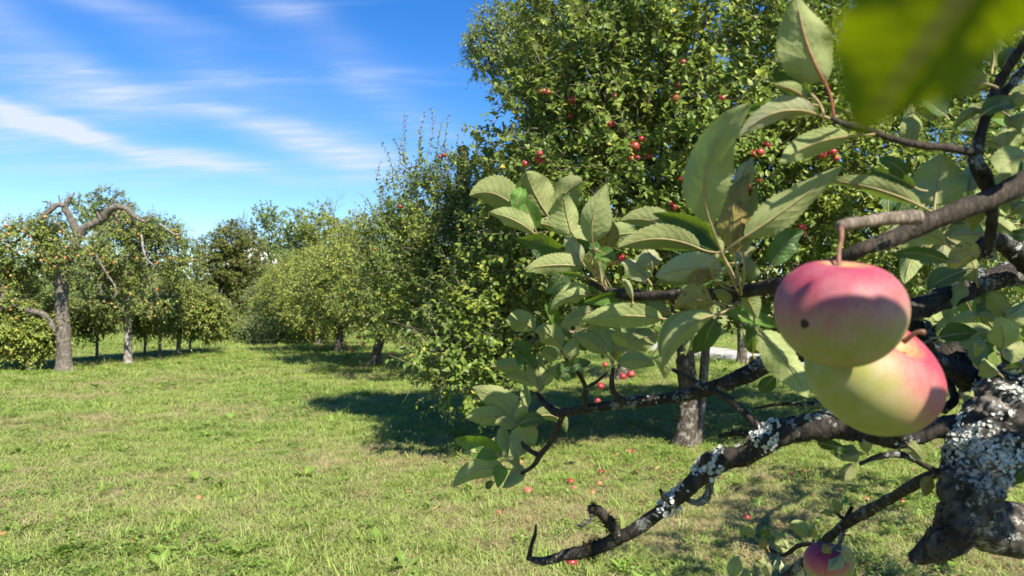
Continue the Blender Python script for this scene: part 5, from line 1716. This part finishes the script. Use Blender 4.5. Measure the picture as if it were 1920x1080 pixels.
# -- right edge
K(1753, 382, 1764, 288, 92, 'U', 'g', .53, (0, 0), 8, label='broad oval shaded leaf above the smooth branch')
K(1815, 360, 1826, 304, 30, 'U', 'p', .54)
K(1840, 208, 1793, 238, 20, 'U', 'g', .53)
K(1842, 214, 1904, 194, 34, 'T', 'g', .515)
K(1852, 158, 1756, 178, 52, 'U', 'g', .50, (0, -10), 30)
K(1925, 292, 1872, 326, 52, 'U', 'g', .50)
K(1882, 276, 1855, 260, 30, 'U', 'p', .55)
K(1928, 346, 1878, 366, 38, 'U', 'g', .53)
K(1925, 192, 1892, 184, 28, 'U', 'g', .54)
K(1826, 256, 1797, 250, 11, 'T', 'g', .52)
K(1840, 376, 1824, 428, 40, 'U', 'g', .55)
K(1810, 416, 1770, 404, 24, 'T', 'g', .55)
K(1838, 440, 1780, 444, 30, 'U', 'p', .57)
K(1772, 456, 1690, 466, 34, 'U', 'g', .56)
K(1776, 490, 1678, 480, 26, 'T', 'g', .60)
K(1836, 474, 1770, 500, 44, 'U', 'y', .62)
K(1810, 506, 1742, 546, 36, 'T', 'g', .66)
K(1925, 440, 1896, 440, 24, 'T', 'g', .60)
K(1836, 590, 1782, 604, 22, 'U', 'g', .66)
K(1868, 602, 1832, 590, 18, 'U', 'g', .65)
K(1880, 596, 1850, 554, 36, 'U', 'g', .64)
K(1886, 600, 1928, 564, 40, 'U', 'g', .63)
K(1760, 632, 1832, 622, 36, 'T', 'g', .66)
K(1880, 656, 1862, 598, 50, 'U', 'g', .60)
K(1878, 664, 1914, 638, 42, 'U', 'g', .605)
K(1846, 638, 1830, 668, 22, 'U', 'g', .63)
K(1888, 690, 1924, 690, 20, 'T', 'g', .61)
K(1840, 746, 1806, 740, 26, 'U', 'g', .66)
K(1872, 700, 1832, 678, 32, 'U', 'g', .64)
K(1905, 60, 1930, 10, 40, 'U', 'p', .50)
K(1890, 40, 1870, 35, 10, 'U', 'p', .50)
K(1880, 130, 1905, 80, 30, 'T', 'g', .53)
K(1700, 330, 1640, 300, 24, 'T', 'g', .60)
K(1890, 240, 1925, 215, 40, 'U', 'g', .55)
K(1905, 330, 1890, 285, 26, 'T', 'g', .58)
K(1895, 400, 1925, 385, 30, 'U', 'g', .56)
# -- under the long branch
K(1586, 842, 1530, 832, 20, 'T', 'g', .65)
K(1612, 848, 1565, 841, 20, 'U', 'g', .645)
K(1584, 854, 1558, 852, 22, 'T', 'g', .64)
K(1612, 853, 1578, 864, 22, 'U', 'g', .64)
K(1602, 870, 1584, 904, 26, 'U', 'g', .635)
K(1626, 850, 1620, 826, 22, 'U', 'g', .64)
K(1700, 834, 1730, 864, 26, 'U', 'g', .64)
K(1746, 894, 1734, 930, 24, 'U', 'y', .66)
K(1800, 806, 1756, 816, 20, 'T', 'g', .66)
K(1928, 880, 1893, 906, 36, 'T', 'g', .62)
K(1568, 962, 1563, 935, 18, 'U', 'g', .87)
K(1562, 968, 1540, 962, 13, 'U', 'g', .87)
# -- lower right twig with the third apple
for q in ((1515, 1010, 1480, 982, 26, 'U', 'g'), (1518, 1012, 1530, 985, 15, 'U', 'g'), (1415, 1007, 1382, 992, 20, 'U', 'g'), (1440, 1030, 1425, 1010, 20, 'U', 'y'), (1475, 1025, 1455, 1000, 24, 'U', 'g'),
          (1470, 1040, 1450, 1022, 22, 'U', 'g'), (1490, 1038, 1470, 1028, 18, 'U', 'g'), (1445, 1080, 1434, 1056, 18, 'U', 'p'), (1462, 1070, 1458, 1048, 18, 'U', 'p'), (1372, 1086, 1386, 1044, 26, 'U', 'g'),
          (1400, 1086, 1395, 1066, 22, 'U', 'g'), (1540, 1040, 1514, 1052, 16, 'U', 'g'), (1590, 1000, 1600, 1015, 14, 'U', 'g'), (1430, 1005, 1440, 992, 14, 'T', 'g'), (1420, 1048, 1440, 1060, 20, 'U', 'g')):
    K(*q, 1.0)
K(1560, 1026, 1538, 1043, 18, 'U', 'y', .86)
K(1575, 1040, 1554, 1068, 26, 'U', 'p', .845)
K(1577, 1034, 1600, 1056, 26, 'U', 'p', .85)

# more leaves of the same rosettes, a little deeper in
FR = np.random.default_rng(15)
for (cx, cy, sx, sy, d, ln, cnt) in ((1110, 470, 60, 60, .77, 78, 9), (1100, 640, 80, 45, .83, 70, 10), (1330, 480, 90, 60, .66, 90, 9), (1280, 610, 90, 50, .66, 80, 8), (950, 790, 50, 45, .95, 70, 5),
                                     (1800, 440, 110, 80, .70, 70, 12), (1830, 620, 90, 70, .72, 70, 12), (1880, 260, 50, 90, .62, 75, 10), (1430, 640, 60, 50, .78, 70, 5), (1770, 250, 70, 60, .64, 70, 5), (1850, 110, 60, 70, .60, 75, 6), (1800, 480, 110, 70, .85, 80, 14), (1840, 600, 100, 60, .85, 80, 14), (1880, 380, 60, 80, .8, 80, 8), (1740, 400, 80, 60, .8, 75, 7)):
    for k in range(cnt):
        bx_, by_ = cx + FR.normal() * sx * .6, cy + FR.normal() * sy * .6
        an = FR.uniform(0, 6.283)
        L_ = ln * FR.uniform(.7, 1.15)
        K(bx_, by_, bx_ + math.cos(an) * L_, by_ + math.sin(an) * L_ * .8, L_ * FR.uniform(.36, .52), 'U' if FR.uniform() < .68 else 'T', 'g' if FR.uniform() < .85 else ('b' if FR.uniform() < .5 else 'p'),
          d + FR.uniform(-.02, .05), roll=FR.uniform(-50, 50))

# crown of the same tree over the camera's right shoulder, out of the frame: loose leaves are added to throw dappled shade
HR = np.random.default_rng(66)
cp, ce, co_, ca, cn, cs, ct = shoot_field([(3.0, 3.6, 2.4, .8, .8, .5), (2.6, 2.5, 2.4, .7, .8, .5), (3.7, 4.4, 2.6, .9, .8, .6), (3.2, 1.8, 2.3, .8, .8, .6)], 420, 9, .09, HR, shell=.3)
ho, ha, hn, hs, ht = [co_], [ca], [cn], [cs], [ct]
for (px_, py_, d_, sx_, sy_, s0_, s1_, cnt) in ((1840, 450, .60, 85, 150, .24, .55, 52), (1850, 620, .68, 80, 70, .3, .6, 26), (1860, 200, .52, 60, 120, .26, .4, 9), (1820, 960, .63, 70, 45, .35, .6, 7),
                                                (1120, 650, .78, 90, 40, .62, .8, 9), (1260, 590, .62, 70, 40, .45, .6, 4), (960, 800, .91, 40, 40, .8, 1.0, 3)):  # unseen leaves added along the sun's rays to shade branches and leaf clusters
    for k in range(cnt):
        T_ = P(px_ + HR.normal() * sx_ * .7, py_ + HR.normal() * sy_ * .7, d_) + sd * HR.uniform(s0_, s1_)
        a_ = nrm(HR.normal(size=3) + np.array([.5, 0, .2]))
        n_ = sd + HR.normal(size=3) * .5
        n_ = nrm(n_ - a_ * (n_ @ a_))
        ho.append((T_ - a_ * .04)[None])
        ha.append(a_[None])
        hn.append(n_[None])
        hs.append(np.array([HR.uniform(.06, .095)]))
        ht.append(np.array([HR.uniform(.2, .8)]))
for (px_, py_, d_, s_, ln_, ax_) in ((1530, 655, .36, .34, .062, (.95, .4, .05)), (1640, 640, .36, .40, .046, (.9, .5, .25)), (1750, 800, .42, .34, .050, (.6, .2, .7)), (1500, 540, .37, .36, .018, (.8, 0, .6))):  # added unseen leaves, aimed so their shadows fall across the big apples
    a_ = nrm(np.array(ax_, float))
    n_ = nrm(sd - a_ * (sd @ a_))
    ho.append((P(px_, py_, d_) + sd * s_ - a_ * ln_ / 2)[None])
    ha.append(a_[None])
    hn.append(n_[None])
    hs.append(np.array([ln_]))
    ht.append(np.array([.5]))
ho, ha, hn, hs, ht = np.vstack(ho), np.vstack(ha), np.vstack(hn), np.concatenate(hs), np.concatenate(ht)
xx, yy, dd_ = project(ho + ha * hs[:, None] * .5)
okm = (dd_ < .03) | (xx > 2030) | (yy < -130)
obj('crown', leaf_cloud(ho[okm], ha[okm], hn[okm], hs[okm], ht[okm], LEAF_HI, 'crown', M['leaf_apple'], fb), FT, fb, kind='stuff')  # crown shoots together with the added shade leaves
bagc = Bag()
rc = np.random.default_rng(67)
for tg in ((2.6, 2.5, 2.4), (3.0, 3.6, 2.4), (3.7, 4.4, 2.6), (3.2, 1.8, 2.3)):
    mn = bez((1.2, .93, .5), tg, .05, .012, rc, .15, 9)
    bagc.tube(mn, 8, amp=.2, freq=40)
obj('limb', bagc.mesh('limb', M['bark_scaly'], True, fb), FT, fb)

# ---- the big apples
def big_apple(name, label, c, axis, rad, skin, spin=0, stalk=None, **kw):
    th = thing(name, label, 'apple', c, None)
    q = Vector(axis).to_track_quat('Z', 'Y')
    rm = q.to_matrix() @ Matrix.Rotation(spin, 3, 'Z')
    inv = np.array(rm.transposed())
    sk = dict(skin)
    sk['blush_dir'] = inv @ np.array(sk['blush_dir'], float)
    sk['marks'] = [(*(inv @ nrm(np.array(m_[:3], float))), m_[3], m_[4]) for m_ in sk.get('marks', ())]
    me = apple_mesh('skin', apple_mat('apple_skin', **sk), rad, 72, 48, **kw)
    o = obj('skin', me, th, c)
    o.rotation_euler = rm.to_euler()
    if stalk is not None:
        bag = Bag()
        bag.tube(smooth_path(stalk, .002), 8, amp=.12, freq=300)
        obj('stalk', bag.mesh('stalk', M['stalk'], True, c), th, c)
    return th


cu = P(1574, 587, .39)
ru = 116 / F * .39
big_apple('apple', 'pink and yellow apple with a dark hole hanging from its stalk, in front of another', cu, (0.03, -.20, 1.0), ru,
          dict(blush_dir=(-.16, -.10, .95), lo=-.52, hi=.34, red=(0.27, 0.040, 0.068), pink=(0.31, 0.130, 0.105), base=(0.23, 0.215, 0.055), pale=(0.27, 0.225, 0.10),
               marks=((-.80, -.58, -.16, .085, (0.012, 0.006, 0.004)), (.54, -.62, .58, .034, (0.015, 0.008, 0.006)))),
          0, [(*P(1577, 428, .408), .0016), (*P(1578, 446, .400), .0012), (*P(1573, 474, .391), .0011), (*P(1573, 515, .386), .0015)], h=.87, dim_t=.18, lobes=.012, seed=1)
cl_ = P(1634, 701, .447)
rl_ = 129 / F * .447
big_apple('apple', 'yellow-green apple with a pink cheek, partly hidden behind the upper apple', cl_, (.36, -.52, .66), rl_,
          dict(blush_dir=(.86, -.26, .42), lo=-.24, hi=.58, red=(0.30, 0.035, 0.055), pink=(0.33, 0.135, 0.105), base=(0.235, 0.245, 0.045), pale=(0.29, 0.275, 0.095)),
          .8, [(*(cl_ + rl_ * np.array([.26, -.40, .48])), .0016), (*(cl_ + rl_ * np.array([.37, -.54, .62])), .0013), (*(cl_ + rl_ * np.array([.46, -.58, .62])), .0016)], h=.74, dim_t=.24, lobes=.018, seed=2)
c3 = P(1553, 1058, .88)
r3 = 45 / F * .88
big_apple('apple', 'pink and yellow-green apple under pale leaves at the bottom edge', c3, (.1, -.1, 1.0), r3,
          dict(blush_dir=(-.3, -.3, .85), lo=-.05, hi=.40, red=(0.34, 0.03, 0.06), pink=(0.38, 0.14, 0.10), base=(0.26, 0.26, 0.05), pale=(0.30, 0.28, 0.10), marks=((-.05, -.85, -.45, .10, (0.05, 0.02, 0.01)),)),
          0, [(*P(1571, 1030, .885), .0012), (*P(1562, 1032, .88), .0012)], h=.82)
